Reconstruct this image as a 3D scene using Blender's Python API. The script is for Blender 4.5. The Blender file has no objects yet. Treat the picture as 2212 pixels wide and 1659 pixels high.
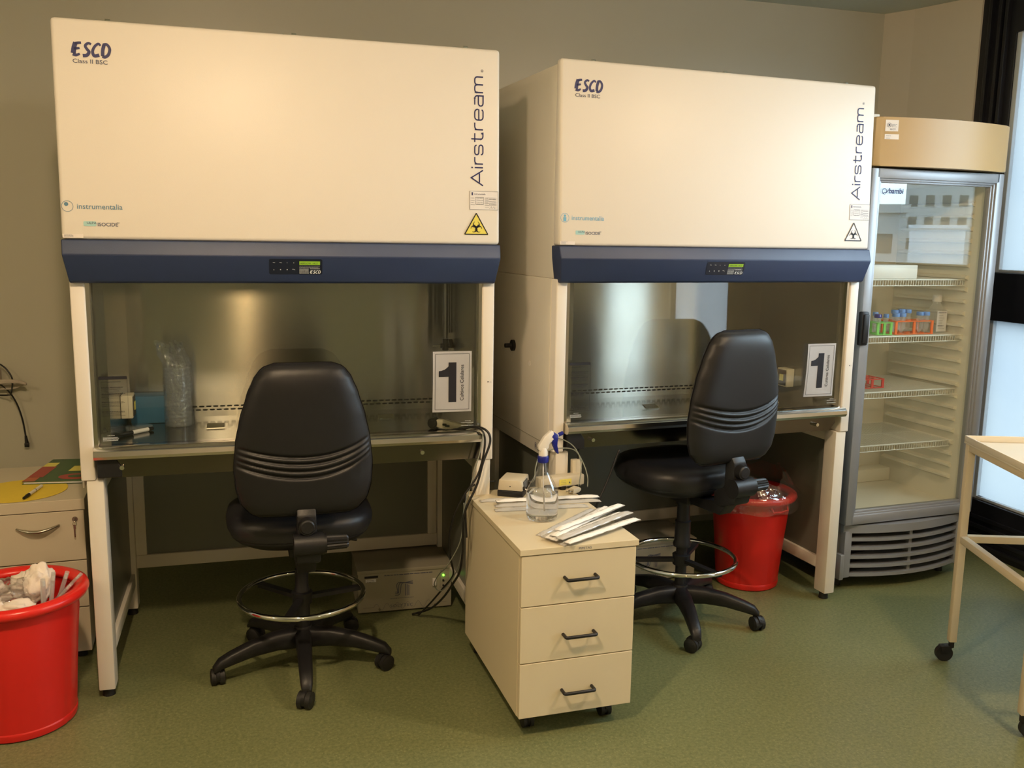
import bpy, bmesh, math, random
from mathutils import Vector, Matrix
from math import sin, cos, pi, atan2, sqrt, radians
random.seed(7)
S = bpy.context.scene
C = S.collection

# ---------------------------------------------------------------- camera
IMG_W, IMG_H = 2212, 1659
F_PX, PITCH, ROLL, CAM_H = 1964.3, .1605, .0162, 1.5068
fw = Vector((0, cos(PITCH), -sin(PITCH))); up0 = Vector((0, sin(PITCH), cos(PITCH))); rt0 = Vector((1, 0, 0))
rt = cos(ROLL) * rt0 + sin(ROLL) * up0; up = -sin(ROLL) * rt0 + cos(ROLL) * up0
cd = bpy.data.cameras.new('camera'); cam = bpy.data.objects.new('camera', cd); C.objects.link(cam)
cd.sensor_width = 36; cd.lens = F_PX / IMG_W * 36; cd.clip_start = .05; cd.clip_end = 200
M = Matrix((rt, up, -fw)).transposed().to_4x4(); M.translation = (0, 0, CAM_H)
cam.matrix_world = M
S.camera = cam

# the room frame: x along the back wall, y into the wall; floor at z = 0
ROOM = (-1.335, 2.7105, .285)
def glob(p, pose=ROOM):
    c, s = cos(pose[2]), sin(pose[2])
    return Vector((pose[0] + p[0] * c - p[1] * s, pose[1] + p[0] * s + p[1] * c, p[2]))

# ---------------------------------------------------------------- world, lamps, exposure
S.view_settings.view_transform = 'Standard'; S.view_settings.look = 'None'
S.view_settings.gamma = 1; S.view_settings.use_curve_mapping = False
S.view_settings.exposure = 0.0
wd = bpy.data.worlds.new('world'); S.world = wd; wd.use_nodes = True
wn = wd.node_tree; wn.nodes.clear()
bg = wn.nodes.new('ShaderNodeBackground'); wo = wn.nodes.new('ShaderNodeOutputWorld')
bg.inputs[0].default_value = (.66, .83, 1.0, 1); bg.inputs[1].default_value = 15.5
wn.links.new(bg.outputs[0], wo.inputs[0])
try:
    S.cycles.use_denoising = True
    S.cycles.max_bounces = 10; S.cycles.transparent_max_bounces = 24
    S.cycles.sample_clamp_indirect = 6
except Exception: pass

def area(name, loc, size, power, col, rot=(0, 0, 0), shape='DISK', sy=None, spread=pi):
    d = bpy.data.lights.new(name, 'AREA'); d.shape = shape; d.size = size
    if sy: d.size_y = sy
    d.energy = power; d.color = col; d.spread = spread
    o = bpy.data.objects.new(name, d); C.objects.link(o); o.location = loc; o.rotation_euler = rot
    return o
WARM = (1.0, .71, .44)
def bulb(loc, p, col, r=.04):
    d = bpy.data.lights.new('ceiling_lamp', 'POINT'); d.energy = p; d.color = col; d.shadow_soft_size = r
    o = bpy.data.objects.new('ceiling_lamp', d); C.objects.link(o); o.location = loc
for k, (lx, ly, p) in enumerate([(.33, -1.70, 69), (2.69, -1.55, 47), (-2.03, -1.75, 36), (2.69, -4.0, 10)]):
    bulb(glob((lx, ly, 2.50)), p * .68, WARM); area('ceiling_lamp', glob((lx, ly, 2.42)), .14, p * .36, WARM)
# unseen warm light behind the camera, added to streak the left cabinet's steel
area('streak_light', glob((.50, -5.6, 2.05)), .10, 12, (1.0, .62, .30), (pi / 2, 0, ROOM[2]), 'RECTANGLE', .40)

# ---------------------------------------------------------------- materials
def nd(t, typ, x=0, y=0): return t.nodes.new(typ)
def pm(name, col, rough=.5, metal=0, var=.06, scale=25, bump=0, bscale=200, aniso=0, tangent=None, trans=0, ior=1.45, coat=0, emit=None, estr=0, spec=.5, sub=0):
    m = bpy.data.materials.new(name); m.use_nodes = True; t = m.node_tree
    b = t.nodes['Principled BSDF']
    b.inputs['Roughness'].default_value = rough; b.inputs['Metallic'].default_value = metal
    b.inputs['IOR'].default_value = ior; b.inputs['Specular IOR Level'].default_value = spec
    if trans: b.inputs['Transmission Weight'].default_value = trans
    if coat: b.inputs['Coat Weight'].default_value = coat; b.inputs['Coat Roughness'].default_value = .1
    tc = nd(t, 'ShaderNodeTexCoord'); n = nd(t, 'ShaderNodeTexNoise'); n.inputs['Scale'].default_value = scale; n.inputs['Detail'].default_value = 4
    t.links.new(tc.outputs['Object'], n.inputs['Vector'])
    r = nd(t, 'ShaderNodeMix'); r.data_type = 'RGBA'
    r.inputs[6].default_value = (*[max(0, c * (1 - var)) for c in col], 1); r.inputs[7].default_value = (*[min(1, c * (1 + var)) for c in col], 1)
    t.links.new(n.outputs[0], r.inputs[0]); t.links.new(r.outputs[2], b.inputs['Base Color'])
    if bump:
        n2 = nd(t, 'ShaderNodeTexNoise'); n2.inputs['Scale'].default_value = bscale; t.links.new(tc.outputs['Object'], n2.inputs['Vector'])
        bp = nd(t, 'ShaderNodeBump'); bp.inputs['Strength'].default_value = bump; bp.inputs['Distance'].default_value = .002
        t.links.new(n2.outputs[0], bp.inputs['Height']); t.links.new(bp.outputs[0], b.inputs['Normal'])
    if aniso:
        b.inputs['Anisotropic'].default_value = aniso
        v = nd(t, 'ShaderNodeCombineXYZ')
        for i in range(3): v.inputs[i].default_value = tangent[i]
        t.links.new(v.outputs[0], b.inputs['Tangent'])
    if emit:
        b.inputs['Emission Color'].default_value = (*emit, 1); b.inputs['Emission Strength'].default_value = estr
    return m

def thin(name, tint=(1, 1, 1), rough=0.0, k=1.0, base=.0, haze=0, hazecol=(.9, .9, .9), bump=0, bscale=60):
    """thin clear sheet: passes light straight through, mirrors by the Fresnel law, with a little haze"""
    m = bpy.data.materials.new(name); m.use_nodes = True; t = m.node_tree; t.nodes.clear()
    out = nd(t, 'ShaderNodeOutputMaterial'); tr = nd(t, 'ShaderNodeBsdfTransparent'); tr.inputs[0].default_value = (*tint, 1)
    gl = nd(t, 'ShaderNodeBsdfGlossy'); gl.inputs['Roughness'].default_value = rough; gl.inputs[0].default_value = (1, 1, 1, 1)
    lw = nd(t, 'ShaderNodeLayerWeight'); lw.inputs['Blend'].default_value = .5
    fr = lw
    p5 = nd(t, 'ShaderNodeMath'); p5.operation = 'POWER'; p5.inputs[1].default_value = 5; t.links.new(lw.outputs['Facing'], p5.inputs[0])
    mt = nd(t, 'ShaderNodeMath'); mt.operation = 'MULTIPLY_ADD'; mt.inputs[1].default_value = .9; mt.inputs[2].default_value = .04 * k + base; mt.use_clamp = True
    t.links.new(p5.outputs[0], mt.inputs[0])
    mx = nd(t, 'ShaderNodeMixShader'); t.links.new(mt.outputs[0], mx.inputs[0])
    src = tr.outputs[0]
    if haze:
        df = nd(t, 'ShaderNodeBsdfTranslucent'); df.inputs[0].default_value = (*hazecol, 1)
        d2 = nd(t, 'ShaderNodeBsdfDiffuse'); d2.inputs[0].default_value = (*hazecol, 1)
        ad = nd(t, 'ShaderNodeMixShader'); ad.inputs[0].default_value = .5
        t.links.new(df.outputs[0], ad.inputs[1]); t.links.new(d2.outputs[0], ad.inputs[2])
        m2 = nd(t, 'ShaderNodeMixShader'); m2.inputs[0].default_value = haze
        t.links.new(tr.outputs[0], m2.inputs[1]); t.links.new(ad.outputs[0], m2.inputs[2]); src = m2.outputs[0]
    if bump:
        tc = nd(t, 'ShaderNodeTexCoord'); n2 = nd(t, 'ShaderNodeTexNoise'); n2.inputs['Scale'].default_value = bscale
        t.links.new(tc.outputs['Object'], n2.inputs['Vector'])
        bp = nd(t, 'ShaderNodeBump'); bp.inputs['Strength'].default_value = bump; bp.inputs['Distance'].default_value = .01
        t.links.new(n2.outputs[0], bp.inputs['Height']); t.links.new(bp.outputs[0], gl.inputs['Normal']); t.links.new(bp.outputs[0], fr.inputs['Normal'])
    t.links.new(src, mx.inputs[1]); t.links.new(gl.outputs[0], mx.inputs[2]); t.links.new(mx.outputs[0], out.inputs[0])
    return m

M_ = {}
M_['cream'] = pm('cream_enamel', (.80, .755, .68), .42, var=.015, scale=4, bump=.08, bscale=500)
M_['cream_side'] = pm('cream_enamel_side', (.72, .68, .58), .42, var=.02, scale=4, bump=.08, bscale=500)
M_['stand'] = pm('stand_enamel', (.74, .70, .61), .42, var=.03, scale=8)
M_['stand_panel'] = pm('stand_panel', (.16, .17, .14), .35, var=.08, scale=3)
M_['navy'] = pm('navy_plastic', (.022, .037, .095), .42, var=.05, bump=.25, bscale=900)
M_['navy_lit'] = pm('navy_plastic_lit', (.062, .082, .150), .40, var=.05, bump=.25, bscale=900)  # same navy made lighter: light caught by the fascia's upper facet, put into colour
M_['ink_navy'] = pm('navy_ink', (.02, .025, .12), .5, var=.03)
M_['ink_grey'] = pm('grey_ink', (.10, .11, .16), .5, var=.03)
M_['ink_black'] = pm('black_ink', (.012, .012, .018), .5, var=.03)
M_['ink_blue'] = pm('blue_ink', (.10, .22, .32), .5, var=.03)
M_['ink_light'] = pm('light_blue_ink', (.16, .42, .62), .5, var=.03)
M_['ink_white'] = pm('white_ink', (.7, .75, .8), .5, var=.03)
M_['teal'] = pm('teal_ink', (.38, .62, .60), .5, var=.05)
M_['yellow'] = pm('yellow_vinyl', (.80, .72, .14), .4, var=.03)
M_['lcd'] = pm('lcd_green', (.20, .34, .03), .3, var=.1, emit=(.28, .50, .03), estr=.35)
M_['key'] = pm('keypad_film', (.010, .015, .035), .25, var=.1)
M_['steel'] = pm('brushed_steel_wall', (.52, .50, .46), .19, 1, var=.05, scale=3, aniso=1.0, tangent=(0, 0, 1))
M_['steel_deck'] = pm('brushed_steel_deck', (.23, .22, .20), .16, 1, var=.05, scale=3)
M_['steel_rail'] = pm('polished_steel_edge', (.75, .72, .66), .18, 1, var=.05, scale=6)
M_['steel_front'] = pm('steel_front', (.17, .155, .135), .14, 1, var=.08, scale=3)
M_['chrome'] = pm('chrome', (.80, .80, .80), .07, 1, var=.03)
M_['dark'] = pm('dark_cavity', (.010, .010, .010), .7, var=.1)
M_['paper'] = pm('white_paper', (.80, .79, .80), .6, var=.02, scale=60)
M_['sticker'] = pm('sticker_paper', (.78, .72, .66), .5, var=.02, scale=60)
M_['black_plastic'] = pm('black_plastic', (.010, .010, .012), .42, var=.15, bump=.15, bscale=700)
M_['black_vinyl'] = pm('black_vinyl', (.018, .018, .022), .36, var=.1, bump=.15, bscale=900)
M_['black_rubber'] = pm('black_rubber', (.012, .012, .012), .55, var=.1)
M_['cable'] = pm('black_cable', (.012, .012, .012), .4, var=.1)
M_['cable_grey'] = pm('grey_cable', (.22, .24, .20), .45, var=.1)
M_['cable_white'] = pm('beige_cable', (.42, .37, .30), .5, var=.1)
M_['red'] = pm('red_plastic', (.62, .018, .014), .33, var=.08, scale=6)
M_['red_rim'] = pm('red_plastic_rim', (.70, .022, .016), .28, var=.06, scale=6)
M_['laminate'] = pm('cream_laminate', (.70, .62, .44), .42, var=.03, scale=5)
M_['laminate_edge'] = pm('cream_laminate_edge', (.66, .60, .44), .45, var=.03, scale=5)
M_['file'] = pm('beige_laminate', (.60, .54, .41), .5, var=.04, scale=5)
M_['beige'] = pm('beige_plastic', (.66, .60, .46), .45, var=.04)
M_['beige_dark'] = pm('grey_beige_metal', (.36, .34, .26), .45, var=.05, scale=6)
M_['glass'] = thin('sash_glass', (.95, .97, .95), 0, 1.0)
M_['glass_fridge'] = thin('fridge_glass', (.96, .97, .95), 0, 1.3, .0)
M_['film'] = thin('clear_film', (.95, .95, .96), .08, 2.0, .02, haze=.07, bump=.7, bscale=28)
M_['plastic_clear'] = thin('clear_plastic', (.90, .93, .96), .05, 1.8, .03, haze=.22)
M_['bottle'] = thin('bottle_plastic', (.97, .97, .97), .03, 1.8, .01, haze=.03)
M_['water'] = pm('water', (.97, .98, 1.0), .0, var=0, trans=1, ior=1.33)
M_['sleeve'] = thin('pipette_sleeve', (.95, .95, .96), .12, 1.2, .01, haze=.72, hazecol=(.97, .95, .90))
M_['sleeve_paper'] = pm('sleeve_paper', (.90, .89, .86), .6, var=.05, scale=40)
M_['fridge_grey'] = pm('grey_fridge_metal', (.30, .31, .33), .38, .35, var=.04, scale=5)
M_['fridge_dark'] = pm('dark_grey_fridge_side', (.16, .16, .155), .45, .2, var=.04, scale=5)
M_['fridge_gold'] = pm('gold_beige_plastic', (.46, .30, .125), .42, 0, var=.03, scale=4)
M_['fridge_in'] = pm('fridge_liner', (.76, .73, .62), .5, var=.03, scale=5)
M_['wire'] = pm('white_coated_wire', (.72, .72, .66), .4, var=.03)
M_['trolley'] = pm('cream_trolley_enamel', (.68, .59, .43), .42, var=.05, scale=9)
M_['tray'] = pm('cream_tray', (.72, .66, .54), .35, var=.03, scale=9)
M_['tissue'] = pm('white_tissue', (.82, .74, .66), .9, var=.05, scale=60, bump=.5, bscale=150)
M_['green_rack'] = pm('green_rack', (.20, .62, .12), .4, var=.05)
M_['orange_rack'] = pm('orange_rack', (.85, .16, .03), .4, var=.05)
M_['red_rack'] = pm('red_rack', (.62, .05, .04), .4, var=.05)
M_['cap_blue'] = pm('blue_cap', (.10, .25, .60), .4, var=.05)
M_['blue_trigger'] = pm('royal_blue_plastic', (.012, .018, .23), .3, var=.05)
M_['white_plastic'] = pm('white_plastic', (.78, .76, .72), .35, var=.02)
M_['tube'] = thin('tube_plastic', (.94, .95, .95), .1, 1.6, .02, haze=.22, hazecol=(.97, .97, .97))
M_['blue_box'] = pm('blue_box', (.04, .16, .30), .5, var=.1, scale=10)
M_['frame_black'] = pm('black_window_frame', (.010, .011, .016), .32, var=.2, scale=3)
M_['window_alu'] = pm('pale_window_trim', (.62, .68, .74), .3, .3, var=.05)
M_['key_metal'] = pm('nickel', (.45, .42, .36), .25, 1, var=.05)
M_['dark_brown'] = pm('dark_panel_box', (.05, .04, .03), .5, var=.1)
M_['led'] = pm('green_led', (.1, .6, .05), .3, emit=(.2, 1, .05), estr=4)

def wall_mat(name, col, rough, bumpk=.15):
    m = pm(name, col, rough, var=.035, scale=1.6, bump=bumpk, bscale=90); return m
M_['wall'] = wall_mat('olive_grey_paint', (.48, .465, .37), .34)
M_['wall_col'] = wall_mat('column_paint', (.62, .58, .48), .5)
M_['ceiling'] = wall_mat('ceiling_paint', (.60, .64, .54), .6)

def floor_mat():
    m = bpy.data.materials.new('green_linoleum'); m.use_nodes = True; t = m.node_tree; b = t.nodes['Principled BSDF']
    tc = nd(t, 'ShaderNodeTexCoord')
    n1 = nd(t, 'ShaderNodeTexNoise'); n1.inputs['Scale'].default_value = 90; n1.inputs['Detail'].default_value = 8; n1.inputs['Roughness'].default_value = .75
    n2 = nd(t, 'ShaderNodeTexNoise'); n2.inputs['Scale'].default_value = 2.2; n2.inputs['Detail'].default_value = 3
    vo = nd(t, 'ShaderNodeTexVoronoi'); vo.inputs['Scale'].default_value = 75
    for n in (n1, n2, vo): t.links.new(tc.outputs['Object'], n.inputs['Vector'])
    cr = nd(t, 'ShaderNodeValToRGB'); e = cr.color_ramp.elements
    e[0].position = .36; e[0].color = (.118, .140, .058, 1); e[1].position = .66; e[1].color = (.235, .245, .118, 1)
    t.links.new(n1.outputs[0], cr.inputs[0])
    c2 = nd(t, 'ShaderNodeValToRGB'); e = c2.color_ramp.elements
    e[0].position = .06; e[0].color = (1, 1, 1, 1); e[1].position = .22; e[1].color = (0, 0, 0, 1)
    t.links.new(vo.outputs['Distance'], c2.inputs[0])
    mx = nd(t, 'ShaderNodeMix'); mx.data_type = 'RGBA'; t.links.new(cr.outputs[0], mx.inputs[6]); mx.inputs[7].default_value = (.36, .36, .19, 1)
    mu = nd(t, 'ShaderNodeMath'); mu.operation = 'MULTIPLY'; mu.inputs[1].default_value = .55
    t.links.new(c2.outputs[0], mu.inputs[0]); t.links.new(mu.outputs[0], mx.inputs[0])
    m3 = nd(t, 'ShaderNodeMix'); m3.data_type = 'RGBA'; m3.blend_type = 'MULTIPLY'; m3.inputs[0].default_value = 1
    c3 = nd(t, 'ShaderNodeValToRGB'); e = c3.color_ramp.elements
    e[0].position = .3; e[0].color = (.86, .88, .86, 1); e[1].position = .7; e[1].color = (1.0, 1.0, 1.0, 1)
    t.links.new(n2.outputs[0], c3.inputs[0]); t.links.new(mx.outputs[2], m3.inputs[6]); t.links.new(c3.outputs[0], m3.inputs[7])
    t.links.new(m3.outputs[2], b.inputs['Base Color'])
    b.inputs['Roughness'].default_value = .42
    bp = nd(t, 'ShaderNodeBump'); bp.inputs['Strength'].default_value = .06; bp.inputs['Distance'].default_value = .001
    t.links.new(n1.outputs[0], bp.inputs['Height']); t.links.new(bp.outputs[0], b.inputs['Normal'])
    return m
M_['floor'] = floor_mat()

def frosted(name, c0, c1):
    m = bpy.data.materials.new(name); m.use_nodes = True; t = m.node_tree; t.nodes.clear()
    out = nd(t, 'ShaderNodeOutputMaterial'); tl = nd(t, 'ShaderNodeBsdfTranslucent'); tl.inputs[0].default_value = (.3, .3, .3, 1)
    gl = nd(t, 'ShaderNodeBsdfGlossy'); gl.inputs['Roughness'].default_value = .15
    n = nd(t, 'ShaderNodeTexNoise'); n.inputs['Scale'].default_value = 3; tc = nd(t, 'ShaderNodeTexCoord'); t.links.new(tc.outputs['Object'], n.inputs['Vector'])
    r = nd(t, 'ShaderNodeMix'); r.data_type = 'RGBA'; r.inputs[6].default_value = (*c0, 1); r.inputs[7].default_value = (*c1, 1)
    t.links.new(n.outputs[0], r.inputs[0]); t.links.new(r.outputs[2], tl.inputs[0])
    mx = nd(t, 'ShaderNodeMixShader'); mx.inputs[0].default_value = .05
    t.links.new(tl.outputs[0], mx.inputs[1]); t.links.new(gl.outputs[0], mx.inputs[2]); t.links.new(mx.outputs[0], out.inputs[0])
    return m
M_['frosted'] = frosted('frosted_glass', (.32, .335, .34), (.36, .365, .35)); M_['sheer'] = frosted('bright_frosted_glass', (.78, .76, .74), (.82, .80, .78))

# ---------------------------------------------------------------- object helpers
OFF = {}
def thing(name, pose, label, cat, group=None, z0=0.0):
    """Empty at the thing's base; children's meshes are written in the pose frame with absolute heights"""
    o = bpy.data.objects.new(name, None); C.objects.link(o); o.empty_display_size = .1
    o.location = (pose[0], pose[1], z0); o.rotation_euler = (0, 0, pose[2])
    o['label'] = label; o['category'] = cat
    if group: o['group'] = group
    OFF[o.name] = (0, 0, z0)
    return o
def obj(name, bm, mat, parent=None, smooth=False, label=None, auto=None):
    off = (0, 0, 0)
    if parent is not None: off = OFF.get(parent.name, (0, 0, 0))
    for v in bm.verts: v.co -= Vector(off)
    me = bpy.data.meshes.new(name); bm.to_mesh(me); bm.free()
    mats = mat if isinstance(mat, (list, tuple)) else [mat]
    for m in mats: me.materials.append(M_[m] if isinstance(m, str) else m)
    if smooth:
        for p in me.polygons: p.use_smooth = True
        if auto:
            try: me.set_sharp_from_angle(angle=radians(auto))
            except Exception: pass
    o = bpy.data.objects.new(name, me); C.objects.link(o)
    if parent is not None:
        o.parent = parent; OFF[o.name] = off
    if label: o['label'] = label
    return o
def solo(name, bm, mat, pose, z0, label, cat, group=None, smooth=False, auto=None, off=(0, 0)):
    """a thing that is one mesh, written in the pose frame; its origin goes to (off, z0)"""
    for v in bm.verts: v.co -= Vector((off[0], off[1], z0))
    o = obj(name, bm, mat, None, smooth, None, auto)
    g = glob((off[0], off[1], z0), pose)
    o.location = g; o.rotation_euler = (0, 0, pose[2])
    o['label'] = label; o['category'] = cat
    if group: o['group'] = group
    return o
def struct(name, bm, mat, pose=(0, 0, 0), smooth=False, parent=None):
    o = obj(name, bm, mat, parent, smooth)
    if parent is None:
        o.location = (pose[0], pose[1], 0); o.rotation_euler = (0, 0, pose[2]); o['kind'] = 'structure'
    return o

# ---------------------------------------------------------------- mesh helpers
def B(): return bmesh.new()
def box(bm, x0, x1, y0, y1, z0, z1, bev=0, seg=2, mi=0):
    vs = [bm.verts.new((x, y, z)) for x in (x0, x1) for y in (y0, y1) for z in (z0, z1)]
    idx = [(0, 1, 3, 2), (4, 6, 7, 5), (0, 4, 5, 1), (2, 3, 7, 6), (0, 2, 6, 4), (1, 5, 7, 3)]
    fs = [bm.faces.new([vs[i] for i in q]) for q in idx]
    for f in fs: f.material_index = mi
    if bev:
        es = set(e for f in fs for e in f.edges)
        r = bmesh.ops.bevel(bm, geom=list(es), offset=bev, segments=seg, profile=.5, affect='EDGES')
        for f in r['faces']: f.material_index = mi
    return vs
def prism(bm, poly, d0, d1, fn, bev=0, mi=0, seg=2):
    """poly: 2-D outline (a,b); extruded along the third axis d; fn(a,b,d) -> xyz"""
    n = len(poly)
    A = [bm.verts.new(fn(a, b, d0)) for a, b in poly]; Bv = [bm.verts.new(fn(a, b, d1)) for a, b in poly]
    fs = [bm.faces.new(A[::-1]), bm.faces.new(Bv)]
    for i in range(n): fs.append(bm.faces.new((A[i], A[(i + 1) % n], Bv[(i + 1) % n], Bv[i])))
    for f in fs: f.material_index = mi
    if bev:
        es = set(e for f in fs for e in f.edges)
        bmesh.ops.bevel(bm, geom=list(es), offset=bev, segments=seg, profile=.5, affect='EDGES')
    return fs
def fixn(bm): bmesh.ops.recalc_face_normals(bm, faces=bm.faces[:])
def frame_of(d):
    d = Vector(d).normalized(); a = Vector((0, 0, 1)) if abs(d.z) < .9 else Vector((1, 0, 0))
    u = d.cross(a).normalized(); return u, d.cross(u).normalized()
def cyl(bm, p0, p1, r0, r1=None, seg=20, caps=True, mi=0):
    r1 = r0 if r1 is None else r1
    p0 = Vector(p0); p1 = Vector(p1); u, v = frame_of(p1 - p0)
    R0 = [bm.verts.new(p0 + (u * cos(2 * pi * i / seg) + v * sin(2 * pi * i / seg)) * r0) for i in range(seg)]
    R1 = [bm.verts.new(p1 + (u * cos(2 * pi * i / seg) + v * sin(2 * pi * i / seg)) * r1) for i in range(seg)]
    fs = [bm.faces.new((R0[i], R0[(i + 1) % seg], R1[(i + 1) % seg], R1[i])) for i in range(seg)]
    if caps: fs += [bm.faces.new(R0[::-1]), bm.faces.new(R1)]
    for f in fs: f.material_index = mi
def catmull(pts, n=8, closed=False):
    P = [Vector(p) for p in pts]; out = []
    N = len(P)
    for i in range(N if closed else N - 1):
        if closed: a, b, c, d = P[(i - 1) % N], P[i], P[(i + 1) % N], P[(i + 2) % N]
        else: a, b, c, d = P[max(i - 1, 0)], P[i], P[i + 1], P[min(i + 2, N - 1)]
        for k in range(n):
            t = k / n
            out.append(.5 * ((2 * b) + (c - a) * t + (2 * a - 5 * b + 4 * c - d) * t * t + (3 * b - a - 3 * c + d) * t ** 3))
    if not closed: out.append(P[-1])
    return out
def tube(bm, pts, r, seg=10, closed=False, mi=0, sx=1.0):
    P = [Vector(p) for p in pts]; N = len(P); rings = []
    pu = None
    for i in range(N):
        if closed: d = P[(i + 1) % N] - P[i - 1]
        else: d = P[min(i + 1, N - 1)] - P[max(i - 1, 0)]
        d.normalize()
        if pu is None: u, v = frame_of(d)
        else:
            u = (pu - d * pu.dot(d)).normalized(); v = d.cross(u)
        pu = u
        rr = r(i / (N - 1)) if callable(r) else r
        rings.append([bm.verts.new(P[i] + (u * cos(2 * pi * k / seg) * sx + v * sin(2 * pi * k / seg)) * rr) for k in range(seg)])
    for i in range(N if closed else N - 1):
        a, b = rings[i], rings[(i + 1) % N]
        for k in range(seg):
            f = bm.faces.new((a[k], a[(k + 1) % seg], b[(k + 1) % seg], b[k])); f.material_index = mi
    if not closed:
        bm.faces.new(rings[0][::-1]); bm.faces.new(rings[-1])
def lathe(bm, prof, c=(0, 0), seg=40, capb=True, capt=True, mi=0, wob=None):
    rings = []
    for (r, z) in prof:
        rings.append([bm.verts.new((c[0] + r * cos(2 * pi * i / seg) * (1 + (wob(i, z) if wob else 0)), c[1] + r * sin(2 * pi * i / seg) * (1 + (wob(i, z) if wob else 0)), z)) for i in range(seg)])
    for a, b in zip(rings, rings[1:]):
        for i in range(seg):
            f = bm.faces.new((a[i], a[(i + 1) % seg], b[(i + 1) % seg], b[i])); f.material_index = mi
    if capb: bm.faces.new(rings[0][::-1]).material_index = mi
    if capt: bm.faces.new(rings[-1]).material_index = mi
def grid(bm, fn, nu, nv, closeu=False, mi=0):
    V = [[bm.verts.new(fn(i / nu, j / nv)) for j in range(nv + 1)] for i in range(nu if closeu else nu + 1)]
    for i in range(nu):
        for j in range(nv):
            a, b = V[i], V[(i + 1) % len(V)]
            f = bm.faces.new((a[j], b[j], b[j + 1], a[j + 1])); f.material_index = mi
    return V
def thicken(bm, t=.001):
    bmesh.ops.solidify(bm, geom=bm.faces[:], thickness=t)

# ---------------------------------------------------------------- decals: lettering and marks on a plane
class Plane:
    """o: origin, r/u: right and up unit vectors; decals lie e in front of it"""
    def __init__(s, o, r, u, e=.0006):
        s.o = Vector(o); s.r = Vector(r).normalized(); s.u = Vector(u).normalized(); s.n = s.r.cross(s.u); s.e = e
    def p(s, a, b, k=1.0): return s.o + s.r * a + s.u * b + s.n * s.e * k
def poly(bm, pl, pts, k=1.0):
    try: bm.faces.new([bm.verts.new(pl.p(a, b, k)) for a, b in pts])
    except ValueError: pass
def rect(bm, pl, a0, b0, a1, b1, k=1.0): poly(bm, pl, [(a0, b0), (a1, b0), (a1, b1), (a0, b1)], k)
def rrect(a0, b0, a1, b1, r, n=5):
    out = []
    for cx, cy, t in ((a1 - r, b0 + r, -90), (a1 - r, b1 - r, 0), (a0 + r, b1 - r, 90), (a0 + r, b0 + r, 180)):
        for i in range(n + 1): an = radians(t + 90 * i / n); out.append((cx + r * cos(an), cy + r * sin(an)))
    return out
def stroke(bm, pl, pts, w, k=1.0, tfn=None):
    """a flat ribbon of width w (number or function of 0..1) along 2-D pts"""
    P = [Vector((a, b)) for a, b in pts]; L, R = [], []
    N = len(P)
    closed = (P[0] - P[-1]).length < 1e-6
    for i in range(N):
        if closed: d = P[(i + 1) % (N - 1)] - P[(i - 1) % (N - 1)]
        else: d = P[min(i + 1, N - 1)] - P[max(i - 1, 0)]
        if d.length < 1e-9: d = Vector((1, 0))
        d.normalize(); n = Vector((-d.y, d.x)); ww = (w(i / (N - 1)) if callable(w) else w) / 2
        if 0 < i < N - 1:
            d1 = (P[i] - P[i - 1]).normalized(); c = max(.5, abs(d.dot(d1))); ww /= c
        L.append(P[i] + n * ww); R.append(P[i] - n * ww)
    tf = tfn or (lambda q: q)
    for i in range(N - 1):
        q = [tf(L[i]), tf(R[i]), tf(R[i + 1]), tf(L[i + 1])]
        poly(bm, pl, [(x[0], x[1]) for x in q], k)
def arc(cx, cy, r, a0, a1, n=8, ry=None):
    ry = r if ry is None else ry
    return [(cx + r * cos(radians(a0 + (a1 - a0) * i / n)), cy + ry * sin(radians(a0 + (a1 - a0) * i / n))) for i in range(n + 1)]
def disc(bm, pl, cx, cy, r, k=1.0, n=20): poly(bm, pl, arc(cx, cy, r, 0, 360 - 360 / n, n - 1), k)
_fc = {}
def text(bm, pl, s, a, b, size, sx=1.0, rot=0, k=1.0, spacing=1.0, bold=0):
    key = (s, spacing, bold)
    if key not in _fc:
        cu = bpy.data.curves.new('letters', 'FONT'); cu.body = s; cu.size = 1; cu.space_character = spacing; cu.resolution_u = 3; cu.offset = bold
        o = bpy.data.objects.new('letters', cu); C.objects.link(o)
        bpy.context.view_layer.update()
        me = bpy.data.meshes.new_from_object(o)
        _fc[key] = ([v.co.copy() for v in me.vertices], [tuple(p.vertices) for p in me.polygons])
        bpy.data.objects.remove(o); bpy.data.meshes.remove(me); bpy.data.curves.remove(cu)
    vs, fs = _fc[key]; c, sn = cos(rot), sin(rot)
    V = []
    for v in vs:
        x, y = v.x * size * sx, v.y * size
        V.append(bm.verts.new(pl.p(a + x * c - y * sn, b + x * sn + y * c, k)))
    for f in fs:
        try: bm.faces.new([V[i] for i in f])
        except ValueError: pass
def lines(bm, pl, a0, b0, a1, b1, n, h, ragged=.3, k=1.0):
    """rows of unreadable small print"""
    for i in range(n):
        b = b1 - (b1 - b0) * i / max(1, n - 1)
        x = a0
        end = a1 - (a1 - a0) * random.random() * ragged
        while x < end:
            w = (a1 - a0) * random.uniform(.04, .12); rect(bm, pl, x, b - h, min(end, x + w), b, k); x += w + h * .7

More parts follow.
